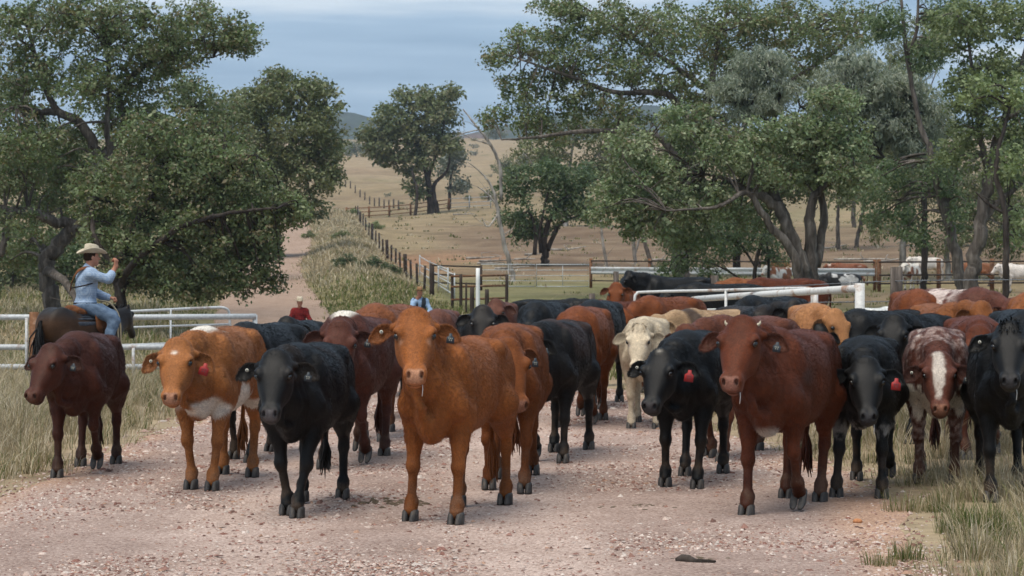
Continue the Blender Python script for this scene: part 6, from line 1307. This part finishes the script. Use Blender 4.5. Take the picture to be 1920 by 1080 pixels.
def chain(P, pts, k=.03):
    d = None
    for a, b in zip(pts[:-1], pts[1:]):
        e = sd_cap(P, a[:3], b[:3], a[3], b[3]); d = e if d is None else smin(d, e, k)
    return d
def hand_sdf(P, w, dr, pl, fist=.8):
    """palm from wrist w along dr, pl = palm side; four curled fingers and a thumb"""
    dr = np.array(dr, float); dr /= np.linalg.norm(dr); pl = np.array(pl, float); pl -= dr*(pl@dr); pl /= np.linalg.norm(pl); ac = np.cross(dr, pl); w = np.array(w, float)
    d = None
    for i in range(4):
        o = ac*(i-1.5)*.021; k0 = w+dr*.09+o; ln = (.040, .045, .043, .034)[i]
        k1 = k0+dr*ln*(1-fist*.6)+pl*ln*fist; k2 = k1+pl*ln*.55*(1-fist*.3)-dr*ln*.75*fist; k3 = k2-dr*ln*.5*fist+pl*.004
        c = chain(P, [(*(w+o*.7), .016), (*k0, .0125), (*k1, .011), (*k2, .010), (*k3, .008)], .008); d = c if d is None else smin(d, c, .010)
    th = chain(P, [(*(w+dr*.02-ac*.022), .016), (*(w+dr*.055-ac*.045+pl*.02), .0125), (*(w+dr*.085-ac*.035+pl*.045), .010), (*(w+dr*.095-ac*.012+pl*.052), .009)], .01)
    return smin(d, th, .012)

def rider(label, loc, head, s, shirt, jeans, hatm, arms, H=.02, vest=None, strap=False, lean=.06, look=0.0, hair=None, hat_h=.125, tube_hand=None, collar=None):
    """seated on the saddle at z=0; arms = [(elbow, wrist, hand dir, palm, bare)] left, right"""
    root = empty('person', loc, head, s); sh = [np.array([lean+.0, .175, .50]), np.array([lean+.0, -.175, .50])]
    neck = np.array([lean+.02, 0, .57]); hc = np.array([lean+.065, 0, .735]); cl, sl = math.cos(look), math.sin(look)
    R = np.array([[cl, -sl, 0], [sl, cl, 0], [0, 0, 1]]).astype(np.float32)
    legs = [[(.0, sd*.10, .06, .11), (.30, sd*.265, -.10, .080), (.33, sd*.285, -.16, .072), (.20, sd*.31, -.52, .052)] for sd in (1, -1)]
    feet = [[(.20, sd*.31, -.50, .050), (.19, sd*.31, -.60, .046), (.36, sd*.32, -.60, .036)] for sd in (1, -1)]
    def torso(P, g=0.0):
        d = sd_ell(P, (lean*.5+.0, 0, .30), (.135+g, .175+g, .30)); d = smin(d, sd_ell(P, (lean+.0, 0, .44), (.125+g, .195+g, .14)), .06); d = smin(d, sd_ell(P, (0, 0, .06), (.15+g, .18+g, .11)), .07)
        return smin(d, sd_cap(P, sh[0], sh[1], .075+g, .075+g), .05)
    def arm(P, i, g=0.0, upto=None):
        el, wr = arms[i][:2]; el, wr = np.array(el), np.array(wr); e = wr if upto is None else el+(wr-el)*upto
        return chain(P, [(*sh[i], .066+g), (*el, .050+g), (*e, (.034 if upto is None else .048)+g)], .03)
    def headf(P):
        q = (P-hc.astype(np.float32))@R; qm = np.stack([q[:, 0], np.abs(q[:, 1]), q[:, 2]], 1)
        d = sd_ell(q, (-.01, 0, .02), (.098, .076, .105)); d = smin(d, sd_ell(q, (.03, 0, -.06), (.062, .056, .065)), .04)
        d = smin(d, sd_cap(q, (.088, 0, .01), (.112, 0, -.025), .010, .016), .015); d = smin(d, sd_ell(qm, (-.005, .078, -.01), (.022, .009, .032)), .01)
        d = smin(d, sd_cap(qm, (.086, .018, .033), (.076, .05, .036), .010, .009), .015); d = smin(d, sd_ell(q, (.086, 0, -.065), (.012, .024, .008)), .012); d = smin(d, sd_ell(q, (.078, 0, -.098), (.02, .024, .018)), .02)
        return -smin(-d, sd_ell(qm, (.098, .033, .012), (.014, .016, .010)), .01)
    def body(P):
        P = P.astype(np.float32); d = torso(P, -.02); d = smin(d, sd_cap(P, neck-[.01, 0, .04], hc-[.015, 0, .04], .056, .054), .03); d = smin(d, headf(P), .025)
        for i in (0, 1): d = smin(d, arm(P, i, -.004), .03); d = smin(d, hand_sdf(P, *arms[i][1:4]), .02); d = smin(d, chain(P, [(a, b, c, r-.035) for a, b, c, r in legs[i]], .03), .03)
        return d
    pts = np.array([a[1] for a in arms]+[a[0] for a in arms]); lo = np.minimum([-.3, -.42, -.72], pts.min(0)-.2); hi = np.maximum([.5, .42, .95], pts.max(0)+.2)
    V, Q = sdf_mesh(body, lo, hi, H*.75); link_mesh('body', make_mesh('body', V, Q, None, M_SKIN), None, root)
    def shirtf(P):
        P = P.astype(np.float32); d = torso(P, .012)
        for i in (0, 1): d = smin(d, arm(P, i, .012, arms[i][4]), .04)
        d = smin(d, sd_cap(P, neck-[.01, 0, .03], neck+[-.012, 0, .02], .066, .066), .03); x, y, z = P.T
        d = d+.005*np.sin(z*34+y*22+x*9)*sstep(.06, .0, np.abs(d)); return np.maximum(d, .055-z)
    V, Q = sdf_mesh(shirtf, lo, hi, H); so = link_mesh('shirt', make_mesh('shirt', V, Q, None, shirt), None, root)
    def jeansf(P):
        P = P.astype(np.float32); d = sd_ell(P, (0, 0, .06), (.158, .188, .115))
        for i in (0, 1): d = smin(d, chain(P, [(a, b, c, r+.012) for a, b, c, r in legs[i]], .03), .04)
        x, y, z = P.T; d = d+.004*np.sin(z*48+x*30); return np.maximum(np.maximum(d, z-.085), -z-.53+0*x)
    V, Q = sdf_mesh(jeansf, lo, hi, H); link_mesh('jeans', make_mesh('jeans', V, Q, None, jeans), None, root)
    for i in (0, 1):
        V, Q = sdf_mesh(lambda P: chain(P.astype(np.float32), feet[i], .03), (.05, -.45, -.75), (.5, .45, -.4), H); link_mesh('boot', make_mesh('boot', V, Q, None, M_SOLE if strap else M_DKLEATHER), None, root)
    # belt
    mb = MB(); th = np.linspace(0, 2*math.pi, 25)[:-1]; mb.rings([np.stack([(.160)*np.cos(th), .192*np.sin(th), np.full(24, z)], 1) for z in (.062, .098)], False, False); mb.build('belt', M_DKLEATHER, root)
    # hat: crown with crease, brim curled at the sides
    mb = MB(); th = np.linspace(0, 2*math.pi, 29)[:-1]; Rg = []
    for k, z, rr in ((0, .0, 1.0), (1, .035, .98), (2, .075, .93), (3, hat_h-.015, .84), (4, hat_h, .70), (5, hat_h-.02, .35)):
        Rg.append(np.stack([.112*rr*np.cos(th), .092*rr*np.sin(th)*(1-.12*(k > 2)*np.cos(th)), z-(.022*(k >= 4)*np.exp(-(np.sin(th)/.5)**2))+.012*(k > 2)*np.cos(th)*-1], 1))
    hb = np.array(Rg); hb = hb@np.array([[cl, sl, 0], [-sl, cl, 0], [0, 0, 1]])+hc+[0, 0, .065]; mb.rings(hb, False, True)
    ho = mb.build('hat', hatm, root)
    mb = MB(); br = []
    for rr, dz in ((1.0, 0), (1.25, -.004), (1.55, .004), (1.75, .012), (1.74, .004), (1.5, -.006), (1.0, -.008)):
        br.append(np.stack([.118*rr*np.cos(th)*1.05, .098*rr*np.sin(th), dz+(rr-1)*.075*np.sin(th)**2-(rr-1)*.030*np.cos(th)**2], 1))
    br = np.array(br)@np.array([[cl, sl, 0], [-sl, cl, 0], [0, 0, 1]])+hc+[0, 0, .068]; mb.rings(br, False, False); mb.build('brim', hatm, ho)
    mb = MB(); mb.rings(np.array([np.stack([.1145*np.cos(th), .0945*np.sin(th), np.full(28, z)], 1) for z in (.004, .028)])@np.array([[cl, sl, 0], [-sl, cl, 0], [0, 0, 1]])+hc+[0, 0, .066], False, False); mb.build('hat_band', M_DKLEATHER if hatm is not M_FELT else M_FELT, ho)
    # hair at the back and sides
    V, Q = sdf_mesh(lambda P: np.maximum(sd_ell((P-hc.astype(np.float32))@R, (-.018, 0, .02), (.101, .082, .108)) if not hair else smin(sd_ell((P-hc.astype(np.float32))@R, (-.018, 0, .02), (.101, .082, .108)), sd_cap((P-hc.astype(np.float32))@R, (-.09, 0, -.04), (-.12, 0, -.30), .045, .02), .04), np.maximum(((P-hc.astype(np.float32))@R)[:, 0]-.02-.5*((P-hc.astype(np.float32))@R)[:, 2], -.05-((P-hc.astype(np.float32))@R)[:, 2] if not hair else -9+0*P[:, 0])), hc-[.2, .15, .4], hc+[.2, .15, .2], H*.7); link_mesh('hair', make_mesh('hair', V, Q, None, M_HAIR), None, root)
    if vest:
        def vf(P):
            P = P.astype(np.float32); x, y, z = P.T; d = torso(P, .026); d = np.maximum(d, np.maximum(.07-z, np.abs(y)-.185)); return np.maximum(d, -np.maximum(np.abs(y)-.035-.12*(z-.3), -x+.02))
        V, Q = sdf_mesh(vf, lo, hi, H); link_mesh('vest', make_mesh('vest', V, Q, None, vest), None, root)
    if strap:      # broad leather harness strap over the shoulder
        mb = MB(); pts = [(-.17, .12, .26), (-.165, .04, .40), (-.105, -.07, .545), (.03, -.105, .575), (.125, -.08, .47), (.15, .0, .36)]
        P = spline(pts, 5); Rg = []
        for i in range(len(P)):
            T = P[min(i+1, len(P)-1)]-P[max(i-1, 0)]; T /= np.linalg.norm(T); nrm = P[i]-np.array([lean*.6, 0, P[i, 2]*.6+.1]); nrm -= T*(nrm@T); nrm /= np.linalg.norm(nrm); ac = np.cross(T, nrm)
            Rg.append([P[i]+ac*a+nrm*b for a, b in ((-.028, .004), (-.028, .014), (.028, .014), (.028, .004))])
        mb.rings(Rg); mb.build('shoulder_strap', M_LEATHER, root, False)
        mb = MB(); mb.tube(spline([(-.17, .13, .30), (-.175, -.05, .31), (-.10, -.17, .33), (.05, -.19, .37)], 5), .010, 6); mb.build('thin_strap', M_DKLEATHER, root)
    tag(root, label, 'person'); return root

def saddle(label, loc, head, s):
    root = empty('saddle', loc, head, s)
    V, Q = sdf_mesh(lambda P: np.maximum(np.maximum(sd_loft(P[:, 0], P[:, 1], P[:, 2], [(-.40, .285, .035, -.60), (.36, .275, .045, -.60)], 2.2), -sd_loft(P[:, 0], P[:, 1], P[:, 2], [(-.42, .265, .015, -.62), (.40, .255, .025, -.62)], 2.2)), -.36-P[:, 2]), (-.45, -.35, -.45), (.42, .35, .1), .03); link_mesh('saddle_pad', make_mesh('saddle_pad', V, Q, None, M_PAD), None, root)
    def sf(P):
        x, y, z = P.T; d = sd_loft(x, y, z, [(-.32, .18, .14, -.04), (-.2, .20, .09, -.06), (0, .15, .05, -.06), (.18, .16, .07, -.06), (.28, .10, .15, -.02)], 2.3); return d
    V, Q = sdf_mesh(sf, (-.4, -.3, -.15), (.4, .3, .25), .024); link_mesh('seat', make_mesh('seat', V, Q, None, M_LEATHER), None, root)
    for sd in (1, -1):
        mb = MB(); O = np.array([(-.05, -.02), (.20, -.02), (.26, -.16), (.20, -.30), (.08, -.34), (-.02, -.26)]); yy = lambda z: sd*(.285+.02*(-z))
        mb.rings([[(x, yy(z)+sd*o, z) for x, z in O] for o in (0, .012)]); mb.build('flap', M_LEATHER, root, False)
        mb = MB(); mb.tube([(.12, sd*.30, -.25), (.2, sd*.33, -.60)], .012, 5); mb.build('stirrup_leather', M_DKLEATHER, root)
        mb = MB(); th = np.linspace(0, 2*math.pi, 14); mb.tube([(.25, sd*.32+.06*math.cos(a), -.61+.07*math.sin(a)) for a in th], .008, 5, False); mb.build('stirrup', M_PIPE, root)
    tag(root, label, 'saddle', 'saddles'); return root

def riders():
    # the rider in blue, seen from behind and to the side
    d = 33.4; px = 158; x = px_x(px, d); z = ground_z(x, d); s = .90; hd = rad(54)
    hl = np.array([x-math.cos(hd)*-.0, d, z]); horse('dark bay horse standing behind the pipe rails, seen from its hindquarters', hl, hd, s, p_bay, poll=(1.0, .05, 1.44), pitch=40, turn=28)
    sd_ = np.array([.02, 0, 1.385]); S = hl+np.array([math.cos(hd)*sd_[0], math.sin(hd)*sd_[0], sd_[2]])*np.array([s, s, s])
    saddle('brown leather saddle on the dark bay horse', S, hd, s)
    rider('man in pale hat and blue checked shirt on dark horse, fist raised', S+np.array([0, 0, .05]), hd-rad(26), 1.06, M_CHECK, M_JEANS, M_FELT,
          [((.20, .26, .24), (.38, .12, .16), (1, -.3, -.1), (0, -.3, -1), .9), ((.24, -.30, .42), (.36, -.26, .60), (.1, .0, 1), (-.6, .8, 0), .45)], strap=True, lean=.03, look=rad(-2))
    rp = Fence('stock_rope', 'pale looped rope hanging from saddle beside the rider leg', S, 'rope'); o = S; c, si = math.cos(hd), math.sin(hd)
    W = lambda a, b, h: o+np.array([c*a-si*b, si*a+c*b, h])*s
    rp.pipe('rope', [W(.26, -.02, .20), W(.40, -.16, .16), W(.50, -.27, -.05), W(.52, -.30, -.40), W(.48, -.32, -.62), W(.46, -.30, -.40), W(.44, -.26, -.05), W(.30, -.05, .16)], .013, M_ROPE, 6, 6)
    # two riders coming down the road behind the herd
    for px, dd, lb, hl_, col, shirt, vest, hat, arms, hair in ((562, 66, 'woman in red checked shirt and white hat riding behind the herd', 'chestnut horse of the rider in red behind the herd', (.20, .085, .03), M_REDCHECK, None, M_FELT, [((.10, .30, .22), (.32, .16, .10), (1, -.4, -.2), (0, -.3, -1), .92), ((.10, -.30, .22), (.32, -.16, .10), (1, .4, -.2), (0, .3, -1), .92)], True),
                                                          (787, 66, 'rider in dark vest and tan hat with hand to the chin', 'dark bay horse of the rider in the dark vest', (.03, .016, .012), M_BLUESHIRT, M_VEST, M_TANFELT, [((.12, .31, .24), (.33, .18, .08), (1, -.4, -.2), (0, -.3, -1), .92), ((.22, -.26, .26), (.17, -.10, .52), (.1, .4, 1), (-1, 0, .2), .9)], False)):
        x = px_x(px, dd); z = ground_z(x, dd); h = rad(-90)-math.atan2(x, dd); s = .98; L = np.array([x, dd, z])+np.array([math.cos(h), math.sin(h), 0])*-.1
        horse(hl_, L, h, s, col, poll=(1.0, -.08, 1.50), pitch=32, turn=-8, H=.035, tail_c=(.05, .03, .02)); S = L+np.array([0, 0, 1.39*s]); saddle('leather saddle under the '+('rider in red' if hair else 'rider in the dark vest'), S, h, s)
        rider(lb, S+np.array([0, 0, .05]), h, 1.0, shirt, M_DKJEANS if vest else M_JEANS, hat, arms, H=.022, vest=vest, hair=hair)
riders()
# ------------------------------------------------------------------ grass
def _grass(t, b, L):
    c = attr(t); L(c, b.inputs['Base Color']); tr = N(t, 'ShaderNodeBsdfTranslucent'); L(c, tr.inputs['Color']); mx = N(t, 'ShaderNodeMixShader'); mx.inputs[0].default_value = .3
    L(b.outputs[0], mx.inputs[1]); L(tr.outputs[0], mx.inputs[2]); L(mx.outputs[0], t.nodes['Material Output'].inputs['Surface'])
M_GRASS = mat('grass_blade', _grass, rough=.7, spec=.2)
STRAW = np.array([(.48, .40, .26), (.42, .34, .21), (.55, .47, .33), (.36, .30, .19), (.32, .27, .16), (.60, .53, .40)]); OLV = np.array([(.20, .19, .075), (.25, .225, .10), (.15, .155, .055), (.30, .25, .12)]); GRN = np.array([(.085, .13, .03), (.12, .17, .045), (.10, .12, .035)])
def blades(name, label, cx, cy, nb, h, spread, wid, greens, seed, lean=.35, cat='grass', head=.0, zoff=0.0):
    """tussocks at cx, cy: nb blades each; greens = share of green"""
    rg = np.random.default_rng(seed); n = int(nb.sum()); ti = np.repeat(np.arange(len(cx)), nb)
    a = rg.uniform(0, 2*math.pi, n); r = spread[ti]*rg.random(n)**.7; X = cx[ti]+r*np.cos(a); Y = cy[ti]+r*np.sin(a)*.8
    Z = ground_zv(X, Y)-.012+zoff; H = h[ti]*(.35+.85*rg.random(n)**1.4); le = lean*rg.uniform(.2, 1.4, n)*H; da = a+rg.normal(0, .7, n); dx, dy = np.cos(da)*le, np.sin(da)*le
    fa = rg.uniform(0, math.pi, n); wx, wy = np.cos(fa)*wid[ti]*.5, np.sin(fa)*wid[ti]*.35; B = np.stack([X, Y, Z], 1); W = np.stack([wx, wy, wx*0], 1)
    m = B+np.stack([dx*.32, dy*.32, H*.6], 1); t = B+np.stack([dx, dy, H*(1-.45*rg.random(n)**2)], 1)
    V = np.stack([B-W, B+W, m+W*.8, m-W*.8, t], 1).reshape(-1, 3); k = np.arange(n)*5
    Q = np.stack([k, k+1, k+2, k+3], 1); T = np.stack([k+3, k+2, k+4], 1)
    u = rg.random(n); g = greens[ti]; C = np.where((u < g*.5)[:, None], GRN[rg.integers(0, len(GRN), n)], np.where((u < g*1.1)[:, None], OLV[rg.integers(0, len(OLV), n)]*1.1, STRAW[rg.integers(0, len(STRAW), n)]))*rg.uniform(.7, 1.1, (n, 1))
    me = make_mesh(name, V, Q, T, M_GRASS, fcol=np.concatenate([C, C]), smooth=False); o = link_mesh(name, me); tag(o, label, cat, kind='stuff'); return n
def tuss(n, fx, y0, y1, seed, pw=1.0):
    rg = np.random.default_rng(seed); Y = y0+(y1-y0)*rg.random(n)**pw; lo, hi = fx(Y); return lo+(hi-lo)*rg.random(n), Y, rg
def build_grass():
    # left verge
    def fl(Y): return np.full_like(Y, -9.5)-.12*(Y-17), road_c(Y)-road_w(Y)-.12+.35*vnoise(np.stack([Y, Y*0, Y*0], 1), .9, 4)
    x, y, rg = tuss(560, fl, 16.2, 35, 1, .9); e = sstep(0, 1.6, (road_c(y)-road_w(y))-x); keep = np.abs(x) < y*.25+.5; x, y, e = x[keep], y[keep], e[keep]
    g = np.clip(.12+.35*vnoise(np.stack([x, y, y*0], 1), .5, 2)+.15*(1-e), .05, .9); blades('grass', 'dry straw coloured grass along the left verge', x, y, (rg.integers(80, 165, len(x))*(.5+.6*e)).astype(int), .26+.28*e*rg.random(len(x))+.10*e, .10+.22*rg.random(len(x)), .0042+.00013*y, g, 2, lean=.75)
    # right verge
    def fr(Y): return road_c(Y)+road_w(Y)+.05+.4*vnoise(np.stack([Y, Y*0+5, Y*0], 1), .9, 4), np.full_like(Y, 6.0)+.10*(Y-13)
    x, y, rg = tuss(380, fr, 12.3, 36, 3, 1.25); e = sstep(0, 1.3, x-(road_c(y)+road_w(y))); keep = np.abs(x) < y*.25+.5; x, y, e = x[keep], y[keep], e[keep]
    g = np.clip(.08+.35*vnoise(np.stack([x, y, y*0], 1), .6, 7), .05, .9); blades('grass', 'dry grass tussocks along the right verge', x, y, (rg.integers(80, 170, len(x))*(.4+.6*e)).astype(int), .14+.32*e*rg.random(len(x))**1.5+.06*e, .09+.2*rg.random(len(x)), .0038+.00013*y, g, 4, lean=.75)
    sx = np.array([px_x(p, flat_d(r)) for p, r in ((1650, 1062), (1700, 1050), (1840, 1005), (1800, 1000), (1870, 1010), (1770, 960), (1700, 960))]); sy = np.array([flat_d(r) for r in (1062, 1050, 1005, 1000, 1010, 960, 960)])
    blades('grass', 'small green tufts on the sandy right edge of the road', sx, sy, np.array([160, 180, 330, 300, 300, 220, 220]), np.array([.14, .16, .26, .24, .24, .25, .2]), np.array([.12, .12, .2, .18, .18, .18, .2]), np.full(7, .005), np.array([.6, .7, 1.4, 1.5, 1.3, .5, .5]), 5)
    rg = np.random.default_rng(31); sx = rg.uniform(2.9, 4.4, 34); sy = rg.uniform(12.4, 15.8, 34); k = sx > 2.85+.02*(sy-12); sx, sy = sx[k], sy[k]
    blades('grass', 'tall straw grass in the near right corner', sx, sy, rg.integers(90, 170, len(sx)), .18+.26*rg.random(len(sx))**2, .10+.16*rg.random(len(sx)), np.full(len(sx), .0055), np.full(len(sx), .2), 33, lean=.6)
    # grass behind the left fence and in the dip
    def fm(Y): return np.full_like(Y, -.26)*Y-2, road_c(Y)-road_w(Y)-.2
    x, y, rg = tuss(700, fm, 35, 75, 6, 1.1); g = np.clip(.25+.3*vnoise(np.stack([x, y, y*0], 1), .25, 2)+sstep(45, 60, y)*.1, .05, 1.0); blades('grass', 'tall pale grass behind the left pipe fence', x, y, rg.integers(26, 44, len(x)), .35+.35*rg.random(len(x)), .25+.4*rg.random(len(x)), .006+.0003*y, g, 7, lean=.7)
    def fm2(Y): return road_c(Y)+road_w(Y)+.2, np.maximum(fence_x(np.maximum(Y, 85)), 8)+0*Y
    x, y, rg = tuss(420, fm2, 37, 95, 8); g = np.clip(.65+.4*vnoise(np.stack([x, y, y*0], 1), .2, 2), .1, 1.2); blades('grass', 'greenish grass in the dip behind the herd', x, y, rg.integers(26, 44, len(x)), .3+.3*rg.random(len(x)), .25+.5*rg.random(len(x)), .006+.0003*y, g, 9, lean=.7)
    def fu(Y): return -.27*Y-1, road_c(Y)-road_w(Y)-.5
    x, y, rg = tuss(1300, fu, 58, 128, 16, .9); g = np.clip(.45+.5*vnoise(np.stack([x, y, y*0], 1), .15, 9), .1, 1.3); blades('grass', 'rough olive grass in the shade under the left trees', x, y, rg.integers(20, 34, len(x)), .25+.4*rg.random(len(x))**2, .3+.7*rg.random(len(x)), .010+.0003*y, g, 17, lean=.7)
    # the grassy bank between road and wire fence
    def fb(Y): return road_c(Y)+road_w(Y)+.3, fence_x(Y)-.3
    x, y, rg = tuss(1700, fb, 86, 330, 10, 1.4); k = rg.random(len(x)); g = np.clip(.05+.35*vnoise(np.stack([x, y, y*0], 1), .12, 5)+sstep(138, 100, y)*.8, .0, 1.3); blades('grass', 'tall pale feathery grass on the bank beside the far road', x, y, rg.integers(22, 34, len(x)), (.18+.42*rg.random(len(x))**2)*(.6+.4*sstep(95, 140, y)), .5+1.0*rg.random(len(x)), .014+.0003*y, g, 11, lean=.7)
    # sparse tufts in the paddocks
    def fp(Y): return fence_x(np.maximum(Y, 85))+1, .24*Y
    x, y, rg = tuss(700, fp, 128, 400, 12, 1.3); blades('grass', 'sparse dry tufts over the paddock', x, y, rg.integers(6, 12, len(x)), .15+.25*rg.random(len(x)), .2+.5*rg.random(len(x)), .03+.0005*y, np.full(len(x), .35), 13)
    def fy(Y): return np.full_like(Y, 3.0), .24*Y
    x, y, rg = tuss(500, fy, 40, 120, 14, 1.0); blades('grass', 'short green grass in the yard behind the herd', x, y, rg.integers(14, 26, len(x)), .10+.14*rg.random(len(x)), .3+.5*rg.random(len(x)), .01+.0004*y, np.full(len(x), .8), 15)
build_grass()
# ------------------------------------------------------------------ the air
def haze():
    x, y0, y1, z0, z1 = 2300, -60, 4330, -8, 420
    mb = MB(); mb.box((0, (y0+y1)/2, (z0+z1)/2), (2*x, y1-y0, z1-z0))
    m = bpy.data.materials.new('haze'); m.use_nodes = True; t = m.node_tree; t.nodes.clear()
    v = N(t, 'ShaderNodeVolumePrincipled'); v.inputs['Color'].default_value = (.72, .84, 1.0, 1); v.inputs['Density'].default_value = HAZE; v.inputs['Anisotropy'].default_value = .1
    o = N(t, 'ShaderNodeOutputMaterial'); t.links.new(v.outputs[0], o.inputs['Volume'])
    h = mb.build('haze', m, None, False); tag(h, kind='stuff')
HAZE = 0.00013
haze()
